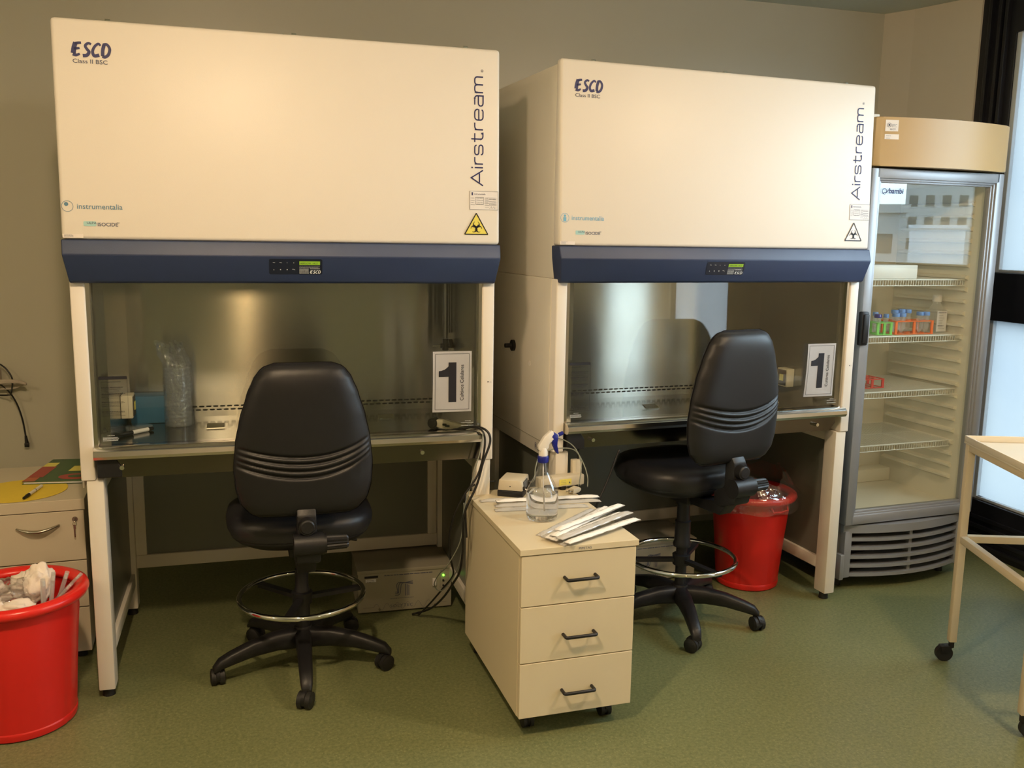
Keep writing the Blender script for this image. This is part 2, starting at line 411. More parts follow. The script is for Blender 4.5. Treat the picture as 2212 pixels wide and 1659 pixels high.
# extended lettering drawn as strokes ("Airstream"), unit height 1
def rr(w, h, r, seq):  # helper for rounded paths
    return seq
def airstream(bm, pl, a, b, L, H, rot=pi / 2, wgt=.12):
    r = .17
    def o_(x0, x1, y0, y1, q=r):
        return
    G = []  # (strokes, advance) ; x-height .70, cap 1.0
    X = .70
    G.append(([[(0, 0), (.55, 1.0), (1.10, 0)], [(.22, .30), (.88, .30)]], 1.22))
    G.append(([[(.06, 0), (.06, X)], [(.06, .86), (.06, .99)]], .26))
    rr_ = [[(.06, 0), (.06, X)], [(.06, X - .22)] + arc(.28, X - .22, .22, 180, 90, 5)[1:] + [(.55, X)]]
    G.append((rr_, .68))
    s_ = [[(.70, X - .16)] + arc(.54, X - .16, .16, 0, 90, 4)[1:] + arc(.20, X - .17, .17, 90, 270, 7) + arc(.55, .18, .17, 90, -90, 7) + arc(.20, .17, .16, 270, 180, 4)]
    G.append((s_, .92))
    G.append(([[(.22, 1.0), (.22, .22)] + arc(.42, .22, .21, 180, 270, 5) + [(.55, .01), (.62, .01), (.62, .16)], [(.0, X), (.62, X)]], .82))
    G.append((rr_, .68))
    e_ = [[(.06, .36), (.80, .36)] + arc(.58, X - .22, .22, 0, 90, 5) + arc(.28, X - .22, .22, 90, 180, 5) + arc(.28, .22, .22, 180, 270, 5) + [(.60, 0)] + arc(.62, .16, .16, -90, -10, 4)]
    G.append((e_, 1.0))
    a_ = [[(.12, X)] + [(.55, X)] + arc(.55, X - .20, .20, 90, 0, 5) + [(.75, 0), (.26, 0)] + arc(.24, .20, .20, 270, 90, 8) + [(.75, .40)]]
    G.append((a_, .92))
    m_ = [[(.06, 0), (.06, X)], [(.06, X - .2)] + arc(.26, X - .2, .2, 180, 90, 5) + arc(.40, X - .2, .2, 90, 0, 5) + [(.60, 0)], [(.60, X - .2)] + arc(.80, X - .2, .2, 180, 90, 5) + arc(.94, X - .2, .2, 90, 0, 5) + [(1.14, 0)]]
    G.append((m_, 1.30))
    tot = sum(g[1] for g in G); sc = L / tot; x = 0
    c, s = cos(rot), sin(rot)
    for st, adv in G:
        for q in st:
            pts = []
            for (px, py) in q:
                X_, Y_ = (x + px) * sc, py * H
                pts.append((a + X_ * c - Y_ * s, b + X_ * s + Y_ * c))
            stroke(bm, pl, pts, wgt * H)
        x += adv
    return
def esco(bm, pl, a, b, w, h, k=1.0, slant=.15):
    """brush lettering ESCO; unit glyphs are 0..1 wide, 0..1 high"""
    def put(cx, pts, w0, w1):
        P = catmull([(x, y, 0) for x, y in pts], 5)
        q = [(a + (cx + p.x * .22 + slant * .22 * p.y) * w, b + p.y * h) for p in P]
        stroke(bm, pl, q, lambda t: (w0 + (w1 - w0) * t) * h * 1.12, k)
    put(.00, [(.25, 1.0), (.10, .6), (.05, .15)], .30, .34); put(.00, [(.2, .92), (.6, .98), (.95, 1.0)], .20, .16)
    put(.00, [(.1, .52), (.5, .55), (.8, .58)], .20, .14); put(.00, [(.0, .10), (.4, .02), (.85, .14)], .26, .14)
    put(.27, [(.95, .92), (.6, 1.0), (.25, .80), (.45, .55), (.75, .32), (.5, .05), (.0, .0)], .16, .24)
    put(.52, [(1.0, .86), (.7, 1.0), (.25, .75), (.05, .35), (.3, .04), (.9, .12)], .14, .24)
    put(.78, [(.25, .95), (.12, .5), (.15, .05)], .24, .24); put(.78, [(.1, .95), (.6, .98), (.98, .65), (.85, .2), (.45, .0), (.1, .05)], .18, .22)
def biohazard(bm, pl, cx, cy, R, k=2.0):
    for t in (90, 210, 330):
        x, y = cx + .48 * R * cos(radians(t)), cy + .48 * R * sin(radians(t))
        # open ring: crescent thick at the inner side
        pts = arc(x, y, .46 * R, t + 32, t + 328, 22)
        stroke(bm, pl, pts, lambda q: .05 * R + .22 * R * sin(pi * q) ** 1.5, k)
    for t in (30, 150, 270):
        stroke(bm, pl, arc(cx, cy, .44 * R, t - 32, t + 32, 8), .10 * R, k)
def triangle(bm, pl, cx, b0, w, h, k=1.0): poly(bm, pl, [(cx - w / 2, b0), (cx + w / 2, b0), (cx, b0 + h)], k)
def tri_ring(bm, pl, cx, b0, w, h, t, k):
    pts = [(cx - w / 2, b0), (cx + w / 2, b0), (cx, b0 + h), (cx - w / 2, b0)]
    for i in range(3): stroke(bm, pl, [pts[i], pts[i + 1]], t, k)

# ================================================================ THE ROOM
CZ = 2.69; WY = 1.30; RX = 3.97; LX = -2.6; FY = -6.0
bm = B(); box(bm, LX, RX + .12, FY, WY + .12, -.1, 0); struct('floor', bm, 'floor', ROOM)
bm = B(); box(bm, LX - .12, RX + .12, FY - .12, WY + .12, CZ, CZ + .1); struct('ceiling', bm, 'ceiling', ROOM)
bm = B(); box(bm, LX - .12, RX + .12, WY, WY + .12, 0, CZ); struct('wall_back', bm, 'wall', ROOM)
bm = B(); box(bm, LX - .12, LX, FY, WY, 0, CZ); struct('wall_left', bm, 'wall', ROOM)
bm = B(); box(bm, LX - .12, RX + .12, FY - .12, FY, 0, CZ); struct('wall_front', bm, 'wall', ROOM)
bm = B(); prism(bm, [(3.775, 1.30), (3.850, 1.16), (3.97, .835), (3.97, 1.30)], 0, CZ, lambda a, b, d: (a, b, d)); fixn(bm)
struct('wall_column', bm, 'wall_col', ROOM)
# right wall: solid parts around a glazed door and two windows
OPEN = [(-.02, .835, 0, CZ), (-1.10, -.08, 1.375, 2.48), (-2.74, -2.04, .15, 2.50)]
bm = B()
for a, b_ in ((-6.0, -2.74), (-2.04, -1.10), (-.08, -.02)): box(bm, RX, RX + .12, a, b_, 0, CZ)
for a, b_, z0, z1 in OPEN[1:]:
    box(bm, RX, RX + .12, a, b_, 0, z0); box(bm, RX, RX + .12, a, b_, z1, CZ)
box(bm, RX, RX + .12, .835, WY, 0, CZ)
struct('wall_right', bm, 'wall_col', ROOM)

# black framed door with frosted panes (only its hinge side is in the picture)
bm = B(); box(bm, RX + .01, RX + .09, .62, .835, 0, CZ)
for y in (.66, .70, .76): box(bm, RX - .012, RX + .012, y, y + .018, 0, CZ, .003)
box(bm, RX + .01, RX + .09, -.02, .10, 0, CZ)
box(bm, RX, RX + .09, .10, .62, 1.145, 1.375, .004)
box(bm, RX, RX + .09, .10, .62, 0, .255, .004)
box(bm, RX + .01, RX + .09, .10, .62, 2.48, CZ)
for z in (.03, .075, .12, .165): box(bm, RX - .014, RX, -.02, .80, z, z + .02, .004)
d1 = struct('door_1', bm, 'frame_black', ROOM)
bm = B()
for z0, z1 in ((.255, 1.145), (1.375, 2.48)): box(bm, RX + .04, RX + .046, .10, .61, z0, z1)
obj('frosted_pane', bm, 'frosted', d1)
bm = B()
for z0, z1 in ((.255, 1.145), (1.375, 2.48)):
    box(bm, RX + .018, RX + .04, .592, .62, z0, z1, .003); box(bm, RX + .018, RX + .04, .565, .592, z0, z0 + .014, .002)
    box(bm, RX + .018, RX + .04, .10, .592, z0, z0 + .014, .003)
obj('glazing_bead', bm, 'window_alu', d1)

def window(n, y0, y1, z0, z1, mull, t=.03, mat='glass'):
    bm = B()
    box(bm, RX + .02, RX + .09, y0, y0 + t, z0, z1); box(bm, RX + .02, RX + .09, y1 - t, y1, z0, z1)
    box(bm, RX + .02, RX + .09, y0 + t, y1 - t, z0, z0 + t); box(bm, RX + .02, RX + .09, y0 + t, y1 - t, z1 - t, z1)
    for m in mull: box(bm, RX + .03, RX + .08, m - .02, m + .02, z0 + t, z1 - t)
    w = struct('window_%d' % n, bm, 'frame_black', ROOM)
    bm = B(); box(bm, RX + .05, RX + .056, y0 + t, y1 - t, z0 + t, z1 - t)
    obj('pane', bm, mat, w)
    # portal so the daylight through this opening is sampled well
    o = area('window_portal', glob((RX + .11, (y0 + y1) / 2, (z0 + z1) / 2)), y1 - y0, 1, (1, 1, 1), (pi / 2, 0, ROOM[2] + pi / 2), 'RECTANGLE', z1 - z0)
    try: o.data.cycles.is_portal = True
    except Exception: C.objects.unlink(o)
window(1, -1.10, -.08, 1.375, 2.48, [])
window(2, -2.74, -2.04, .15, 2.50, [], .02, 'sheer')
o = area('door_portal', glob((RX + .11, .36, 1.35)), .56, 1, (1, 1, 1), (pi / 2, 0, ROOM[2] + pi / 2), 'RECTANGLE', 2.3)
try: o.data.cycles.is_portal = True
except Exception: C.objects.unlink(o)

# ================================================================ BIOSAFETY CABINETS
CL = ROOM; CR = (.1554, 3.1953, .3557)
ZT, ZP, ZB, ZS, DEPTH = 2.110, 1.4785, 1.349, .733, .82
def py(z): return .025 * (z - ZP) / (ZT - ZP)      # front face of the slanted upper panel
def instrumentalia(bm, pl, a, b, w):
    text(bm, pl, 'instrumentalia', a, b, w / 5.55, 1.0, bold=.006)
def cabinet(pose, label, right):
    t = thing('biosafety_cabinet', pose, label, 'cabinet', None, ZS)
    bm = B(); box(bm, .004, 1.336, .062, DEPTH, 1.36, ZT - .012, .010); obj('upper_housing', bm, 'cream_side', t, True, auto=40)
    # front cover
    bm = B()
    prism(bm, [(py(ZT), ZT), (0, ZP), (.060, ZP), (.060, ZT)], 0, 1.34, lambda a, b, d: (d, a, b), .012, seg=3); fixn(bm)
    obj('front_cover', bm, 'cream', t, True, auto=40)
    pl = Plane((0, py(ZP), ZP), (1, 0, 0), (0, py(ZT) - py(ZP), ZT - ZP), .0009)
    zz = lambda z: (z - ZP)
    bm = B(); esco(bm, pl, .057, zz(2.006), .098, .036)
    obj('brand_lettering', bm, 'ink_navy', t)
    bm = B(); text(bm, pl, 'Class II BSC', .055, zz(1.985), .0165, 1.17, bold=.012); obj('class_lettering', bm, 'ink_grey', t)
    bm = B(); airstream(bm, pl, 1.282, zz(1.672), .355, .040, pi / 2, .105)
    text(bm, pl, '®', 1.283, zz(2.035), .012, 1, pi / 2); obj('model_lettering', bm, 'ink_navy', t)
    # distributor logo
    col = 'ink_light' if right else 'ink_blue'
    bm = B(); instrumentalia(bm, pl, .046, zz(1.568), .122)
    stroke(bm, pl, arc(.021, zz(1.575), .0155, 0, 360, 32), .0012)
    if right:
        disc(bm, pl, .021, zz(1.582), .0042); rect(bm, pl, .0155, zz(1.563), .0265, zz(1.577))
    else: disc(bm, pl, .018, zz(1.581), .0058)
    obj('distributor_lettering', bm, col, t)
    bm = B(); poly(bm, pl, rrect(.062, zz(1.518), .097, zz(1.532), .003)); fb = obj('filter_badge', bm, 'teal', t)
    bm = B(); text(bm, pl, 'ULPA', .071, zz(1.524), .0095, 1.2, k=2); text(bm, pl, 'ISOCIDE', .100, zz(1.5185), .0145, 1.05, bold=.02); text(bm, pl, '™', .153, zz(1.524), .009)
    obj('coating_lettering', bm, 'ink_grey', t)
    bm = B(); rect(bm, pl, .004, zz(1.483), .060, zz(1.4945)); st = obj('inventory_sticker', bm, 'sticker', t)
    bm = B(); lines(bm, pl, .008, zz(1.487), .034, zz(1.493), 3, .0009, .4, 2)
    obj('small_print', bm, 'ink_grey', st)
    # service label with ruled boxes
    bm = B(); rect(bm, pl, 1.237, zz(1.594), 1.333, zz(1.654)); sv = obj('service_label', bm, 'paper', t)
    bm = B()
    for (a0, b0, a1, b1) in ((1.237, 1.594, 1.333, 1.654), (1.256, 1.611, 1.284, 1.634)):
        z0, z1 = zz(b0), zz(b1)
        for q in (((a0, z0), (a1, z0)), ((a1, z0), (a1, z1)), ((a1, z1), (a0, z1)), ((a0, z1), (a0, z0))): stroke(bm, pl, q, .0008, 2)
    for i in range(5):
        b = zz(1.633 - .006 * i); stroke(bm, pl, [(1.288, b), (1.328, b)], .0005, 2)
    lines(bm, pl, 1.240, zz(1.610), 1.254, zz(1.632), 4, .0016, .2, 2); lines(bm, pl, 1.259, zz(1.613), 1.283, zz(1.632), 4, .0014, .1, 2)
    lines(bm, pl, 1.289, zz(1.603), 1.302, zz(1.632), 5, .0014, .2, 2); lines(bm, pl, 1.303, zz(1.612), 1.328, zz(1.630), 3, .0016, .1, 2)
    stroke(bm, pl, [(1.304 + .003 * i, zz(1.601 + .004 * ((i * 7) % 3 - 1))) for i in range(8)], .0006, 2)
    obj('ruled_lines', bm, 'ink_grey', sv)
    bm = B(); rect(bm, pl, 1.243, zz(1.640), 1.2475, zz(1.650), 2); text(bm, pl, 'instrumentalia', 1.2515, zz(1.6425), .0068, 1, k=2); obj('header_print', bm, 'ink_navy', sv)
    # biohazard triangle
    bm = B(); triangle(bm, pl, 1.259, zz(1.511), .083, .073); bs = obj('biohazard_sticker', bm, 'paper' if right else 'yellow', t)
    bm = B(); tri_ring(bm, pl, 1.259, zz(1.513), .079, .069, .0035, 2); biohazard(bm, pl, 1.259, zz(1.5355), .0215, 2.4)
    obj('warning_symbol', bm, 'ink_black', bs)
    # three clips on the roof
    for lx in (.135, .672, 1.222):
        bm = B(); box(bm, lx - .024, lx + .020, .085, .115, ZT - .014, ZT + .003, .002); cyl(bm, (lx + .006, .080, ZT + .006), (lx + .020, .080, ZT + .006), .008, seg=14); cyl(bm, (lx - .022, .080, ZT + .004), (lx - .016, .080, ZT + .004), .006, seg=12)
        obj('roof_clip', bm, 'chrome', t, True, auto=40)
    # blue control fascia: light on the upper facet painted in, lower facet slopes back
    zf = 1.434
    bm = B()
    X0, X1 = -.001, 1.341
    pts = [(X0, -.004, ZP), (X1, -.004, ZP), (X1 - .002, -.020, zf), (X0 + .002, -.020, zf)]
    low = [(X0 + .002, -.020, zf), (X1 - .002, -.020, zf), (X1 - .013, .004, ZB + .006), (X0 + .013, .004, ZB + .006)]
    bot = [(X0 + .013, .004, ZB + .006), (X1 - .013, .004, ZB + .006), (X1 - .015, .012, ZB), (X0 + .015, .012, ZB)]
    V = {}
    def vv(c):
        c = tuple(round(x, 5) for x in c)
        if c not in V: V[c] = bm.verts.new(c)
        return V[c]
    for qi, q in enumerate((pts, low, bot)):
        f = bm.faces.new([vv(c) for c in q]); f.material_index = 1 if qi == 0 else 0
    bk = [(X0, .062, ZP), (X1, .062, ZP), (X1 - .002, .062, zf), (X0 + .002, .062, zf), (X1 - .013, .062, ZB), (X0 + .013, .062, ZB)]
    bm.faces.new([vv(c) for c in ((X0, -.004, ZP), (X0 + .002, -.020, zf), (X0 + .002, .062, zf), (X0, .062, ZP))])
    bm.faces.new([vv(c) for c in ((X0 + .002, -.020, zf), (X0 + .013, .004, ZB + .006), (X0 + .015, .012, ZB), (X0 + .013, .062, ZB), (X0 + .002, .062, zf))])
    bm.faces.new([vv(c) for c in ((X1, -.004, ZP), (X1 - .002, -.020, zf), (X1 - .002, .062, zf), (X1, .062, ZP))])
    bm.faces.new([vv(c) for c in ((X1 - .002, -.020, zf), (X1 - .013, .004, ZB + .006), (X1 - .015, .012, ZB), (X1 - .013, .062, ZB), (X1 - .002, .062, zf))])
    bm.faces.new([vv(c) for c in ((X0 + .015, .012, ZB), (X1 - .015, .012, ZB), (X1 - .013, .062, ZB), (X0 + .013, .062, ZB))])
    bm.faces.new([vv(c) for c in ((X0, -.004, ZP), (X1, -.004, ZP), (X1, .062, ZP), (X0, .062, ZP))])
    fixn(bm)
    bmesh.ops.bevel(bm, geom=[e for e in bm.edges if len(e.link_faces) == 2], offset=.0035, segments=2, profile=.5, affect='EDGES')
    fa = obj('control_fascia', bm, ['navy', 'navy_lit'], t, True, auto=50)
    pf = Plane((0, -.020, zf), (1, 0, 0), (0, -.024, (zf - ZB - .006)), .0012)
    fz = lambda z: (z - zf) * 1.045
    bm = B(); poly(bm, pf, rrect(.590, fz(1.379), .753, fz(1.427), .005)); cp = obj('control_panel', bm, 'key', fa)
    bm = B(); rect(bm, pf, .682, fz(1.409), .746, fz(1.4205), 2); ds = obj('display', bm, 'lcd', cp)
    bm = B(); text(bm, pf, 'AIRFLOW', .685, fz(1.412), .0075, 1.0, k=3); text(bm, pf, '14:22', .722, fz(1.412), .0075, 1.0, k=3); obj('display_digits', bm, 'ink_black', ds)
    bm = B()
    for i in range(4):
        x = .604 + .0203 * i; z = fz(1.4155)
        if i < 2: stroke(bm, pf, [(x - .003, z + .001), (x + .004, z)], .0012, 2)
        else: disc(bm, pf, x, z, .0011, 2, 8)
        z = fz(1.394)
        if i == 0: triangle(bm, pf, x, z - .002, .003, .004, 2)
        elif i < 3: disc(bm, pf, x, z, .0019, 2, 8)
        else: stroke(bm, pf, [(x - .005, z + .0015), (x, z + .0015), (x + .004, z - .001)], .001, 2)
    lines(bm, pf, .682, fz(1.401), .746, fz(1.406), 2, .0008, .1, 2); lines(bm, pf, .682, fz(1.383), .712, fz(1.397), 7, .0009, .05, 2)
    lines(bm, pf, .715, fz(1.397), .746, fz(1.4), 2, .0008, .05, 2)
    esco(bm, pf, .716, fz(1.3825), .031, .0095, 2)
    obj('keypad_print', bm, 'ink_white', cp)
    # side walls and front posts
    for nm, x0, x1 in (('side_panel', .008, .050), ('side_panel', 1.290, 1.333)):
        bm = B(); box(bm, x0, x1, .030, DEPTH, ZS, 1.362, .005, 3); obj(nm, bm, 'cream', t, True, auto=40)
    for x0, x1 in ((.004, .010), (1.331, 1.337)):
        bm = B(); box(bm, x0, x1, .075, DEPTH, .70, 1.362, .002); obj('side_skin', bm, 'cream_side', t, True, auto=40)
    for x0, x1 in ((.050, .062), (1.279, 1.290)):
        bm = B(); box(bm, x0, x1, .036, .050, .84, 1.352); box(bm, x0 + .002, x1 - .002, .050, .075, .84, 1.352); obj('sash_guide', bm, 'steel_rail', t)
    # steel lining
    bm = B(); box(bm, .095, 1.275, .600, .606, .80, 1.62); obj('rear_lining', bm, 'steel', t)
    bm = B(); box(bm, .050, .095, .075, .606, .80, 1.62); obj('side_lining', bm, 'steel_dark', t)
    bm = B(); box(bm, 1.275, 1.290, .075, .606, .80, 1.62); obj('side_lining', bm, 'steel_dark', t)
    bm = B(); box(bm, .095, 1.275, .02, .606, 1.56, 1.60); obj('filter_ceiling', bm, 'cream_side', t)
    # dashed air slots low in the rear lining
    ps = Plane((0, .600, 0), (1, 0, 0), (0, 0, 1), .0009)
    bm = B()
    for r_, (z, off) in enumerate(((.8535, 0), (.8405, .0125))):
        for i in range(46):
            x = .108 + off + i * .0252; poly(bm, ps, rrect(x, z - .0028, x + .0185, z + .0028, .0027, 3))
    obj('air_slots', bm, 'dark', t)
    # deck, raised front edge, drip tray
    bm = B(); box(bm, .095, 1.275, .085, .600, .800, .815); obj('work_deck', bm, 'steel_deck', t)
    bm = B(); prof = [(.110, .815), (.104, .822), (.060, .838), (.020, .842), (.004, .839), (-.006, .830), (-.008, .816), (-.002, .806), (.010, .802), (.110, .800)]
    prism(bm, prof, .052, 1.288, lambda a, b, d: (d, a, b)); fixn(bm); ar = obj('front_armrest', bm, 'steel_rail', t, True, auto=35)
    bm = B()
    if right:
        prism(bm, [(.100, .745), (.100, .802), (1.262, .802), (1.262, .775), (1.235, .745)], .030, .58, lambda a, b, d: (a, d, b))
    else: prism(bm, [(.100, .742), (.100, .802), (1.285, .802), (1.285, .742)], .022, .58, lambda a, b, d: (a, d, b))
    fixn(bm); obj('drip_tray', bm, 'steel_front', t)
    bm = B(); prism(bm, [(.058, .744), (.058, .803), (.112, .803), (.128, .778), (.128, .744)], .016, .05, lambda a, b, d: (a, d, b), .003); fixn(bm); obj('corner_cap', bm, 'black_plastic', t)
    for x in ((.130, 1.080) if not right else (.16, 1.16)):
        bm = B(); cyl(bm, (x, .022 if not right else .03, .775), (x, .010, .775), .007, seg=14); obj('tray_screw', bm, 'chrome', t, True, auto=40)
    # two little lift flaps in the deck
    for x, yy in ((.400, .36), (1.016, .40)) if not right else ((.572, .315), (1.05, .40)):
        bm = B(); prism(bm, [(0, .0), (.034, .010), (.036, .0135), (-.001, .004)], x - .030, x + .030, lambda a, b, d: (d, yy + a, .8155 + b)); fixn(bm); obj('lift_flap', bm, 'steel_rail', t)
    # glass sash
    ys0, ys1 = .046, .040
    bm = B(); prism(bm, [(ys0, 1.375), (ys0 + .005, 1.375), (ys1 + .005, .848), (ys1, .848)], .0625, 1.2785, lambda a, b, d: (d, a, b)); fixn(bm)
    sa = obj('glass_sash', bm, 'glass', t)
    pg = Plane((0, ys1, .848), (1, 0, 0), (0, ys0 - ys1, .527), .0010)
    gz = lambda z: z - .848
    bm = B(); poly(bm, pg, rrect(.072, gz(1.050), .154, gz(1.060), .003)); 
    lines(bm, pg, .078, gz(1.040), .140, gz(1.043), 1, .0012, .3)
    for zc in (1.026, 1.006, .980, .950):
        lines(bm, pg, .078, gz(zc), .148, gz(zc), 1, .0016, .1); lines(bm, pg, .078, gz(zc - .014), .145, gz(zc - .003), 4, .0008, .3)
    tri_ring(bm, pg, .083, gz(.885), .017, .015, .0012, 1); rect(bm, pg, .0825, gz(.890), .0835, gz(.8965))
    lines(bm, pg, .094, gz(.886), .148, gz(.902), 5, .0008, .3)
    for q in (((.072, .880), (.154, .880)), ((.154, .880), (.154, 1.055)), ((.072, .880), (.072, 1.055))):
        stroke(bm, pg, [(q[0][0], gz(q[0][1])), (q[1][0], gz(q[1][1]))], .0006)
    obj('instruction_print', bm, 'ink_black', sa)
    for cx_ in (.100, 1.245):
        bm = B(); lines(bm, pg, cx_ - .010, gz(.874), cx_ + .010, gz(.874), 1, .0018, 0); lines(bm, pg, cx_ - .024, gz(.858), cx_ + .024, gz(.868), 4 if cx_ < 1 else 2, .0012, .1)
        obj('caution_print', bm, 'ink_white', sa)
    # pressure port mark on the right post
    pp = Plane((0, .030, 0), (1, 0, 0), (0, 0, 1), .0009)
    bm = B(); disc(bm, pp, 1.313, 1.010, .0022); lines(bm, pp, 1.318, 1.0085, 1.326, 1.0115, 2, .0008, .1); obj('port_mark', bm, 'ink_black', t)
    if right:
        bm = B(); cyl(bm, (.004, .443, 1.079), (-.006, .443, 1.079), .0225, seg=24); cyl(bm, (-.006, .443, 1.079), (-.034, .443, 1.079), .009, seg=16); obj('side_plug', bm, 'black_plastic', t, True, auto=40)
        bm = B(); cyl(bm, (.004, .267, 1.030), (.002, .267, 1.030), .010, seg=20); obj('hole_cover', bm, 'cream', t, True, auto=40)
        psd = Plane((.004, 0, 0), (0, -1, 0), (0, 0, 1), .0009)
        bm = B(); 
        stroke(bm, psd, [(a, b) for a, b in rrect(-.196, .712, -.178, .738, .0085) ] , .0016); rect(bm, psd, -.190, .718, -.184, .733)
        lines(bm, psd, -.172, .716, -.120, .724, 2, .004, .1)
        obj('side_logo', bm, 'ink_navy', t)
        bm = B(); box(bm, .0025, .0045, .075, DEPTH, .752, .7545); obj('side_seam', bm, 'beige_dark', t)
    return t
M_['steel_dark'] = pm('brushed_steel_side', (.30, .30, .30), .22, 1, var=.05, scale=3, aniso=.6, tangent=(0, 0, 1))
cabinet(CL, 'left biosafety cabinet with a cream hood, blue band and yellow biohazard sticker', False)
cabinet(CR, 'right biosafety cabinet with a cream hood and white biohazard triangle, beside the fridge', True)

# ---------------------------------------------------------------- stands
def stand(pose, label):
    t = thing('cabinet_stand', pose, label, 'stand', 'framed stands under the two cabinets')
    for x0, x1 in ((.022, .072), (1.276, 1.326)):
        for y0, y1 in ((.034, .104), (.705, .770)):
            bm = B(); box(bm, x0, x1, y0, y1, .030, ZS, .004); lg = obj('leg', bm, 'stand', t, True, auto=40)
            bm = B(); cyl(bm, ((x0 + x1) / 2, (y0 + y1) / 2, 0), ((x0 + x1) / 2, (y0 + y1) / 2, .034), .020, .017, 18); obj('foot', bm, 'black_rubber', lg, True, auto=40)
        m = (x0 + x1) / 2
        for z0, z1 in ((.125, .175), (.685, .727)):
            bm = B(); box(bm, m - .020, m + .020, .104, .705, z0, z1, .003); obj('side_rail', bm, 'stand', t, True, auto=40)
        bm = B(); box(bm, m - .006, m + .006, .104, .705, .175, .685); obj('side_board', bm, 'stand_panel', t)
    bm = B(); box(bm, .072, 1.276, .722, .758, .190, .243, .003); box(bm, .072, 1.276, .722, .758, .690, .727, .003)
    box(bm, .072, .112, .722, .758, .243, .690, .003); box(bm, 1.236, 1.274, .722, .758, .243, .690, .003)
    obj('rear_frame', bm, 'stand', t, True, auto=40)
    bm = B(); box(bm, .112, 1.236, .734, .744, .243, .690); obj('rear_board', bm, 'stand_panel', t)
    return t
stand(CL, 'cream steel stand with dark boards under the left cabinet')
stand(CR, 'cream steel stand with dark boards under the right cabinet, beside the fridge')

# ---------------------------------------------------------------- paper signs taped on the glass
def sign(pose, x0, x1, z0, z1, y, label, tilt=0):
    cx, cz = (x0 + x1) / 2, (z0 + z1) / 2; w, h = x1 - x0, z1 - z0
    t = thing('paper_sign', pose, label, 'sign', 'printed number signs on the cabinet glass', z0)
    def yy(a, b): return y - .002 - .005 * max(0, (-a / w * 2)) ** 2 * sin(3 * b / h + 1)
    bm = B(); grid(bm, lambda u, v: (cx + (u - .5) * w + tilt * (v - .5) * h, yy((u - .5) * w, (v - .5) * h), z0 + v * h), 10, 14); thicken(bm, .0004); fixn(bm)
    obj('sheet', bm, 'paper', t, True, auto=40)
    class P2(Plane):
        def p(s, a, b, k=1.0): return Vector((cx + a + tilt * b, yy(a, b) - .0009 * k, cz + b))
    pl = P2((0, 0, 0), (1, 0, 0), (0, 0, 1))
    bm = B(); m = .0085
    c = [(-w / 2 + m, -h / 2 + m), (w / 2 - m, -h / 2 + m), (w / 2 - m, h / 2 - m), (-w / 2 + m, h / 2 - m)]
    for i in range(4):
        a, b = c[i], c[(i + 1) % 4]
        for j in range(8): stroke(bm, pl, [tuple(a[q] + (b[q] - a[q]) * j / 8 for q in (0, 1)), tuple(a[q] + (b[q] - a[q]) * (j + 1) / 8 for q in (0, 1))], .0012)
    obj('ruled_border', bm, 'ink_black', t)
    bm = B(); k = h / .21
    # the numeral 1: stem with a curved flag
    x0_, x1_, b0, b1 = -.013 * k, .0145 * k, -.071 * k, .067 * k
    rect(bm, pl, x0_, b0, x1_, b1)
    bm.faces.ensure_lookup_table()
    fl = [(x0_, .018 * k), (x0_, .020 * k + .0)]
    pts = [(-.0475 * k, .018 * k), (x0_, .018 * k), (x0_, .052 * k)] 
    curve = [(-.0475 * k, .038 * k), (-.038 * k, .039 * k), (-.026 * k, .043 * k), (-.017 * k, .050 * k), (-.010 * k, .060 * k), (-.0075 * k, .067 * k)]
    poly(bm, pl, [(-.0475 * k, .018 * k), (x0_, .018 * k), (x0_, .054 * k)] + [(a, b) for a, b in curve[::-1] if a < x0_])
    bm2 = bm; obj('numeral', bm2, 'ink_black', t)
    bm = B(); text(bm, pl, 'Cultivos Celulares', .040 * k, -.067 * k, .0178 * k, .95, pi / 2, bold=.008); obj('caption', bm, 'ink_black', t)
sign(CL, 1.1195, 1.2555, .908, 1.118, .037, 'white number sheet taped to the left cabinet glass, one large black 1')
sign(CR, 1.103, 1.2425, .888, 1.103, .037, 'white number sheet taped to the right cabinet glass, tilted slightly', .012)

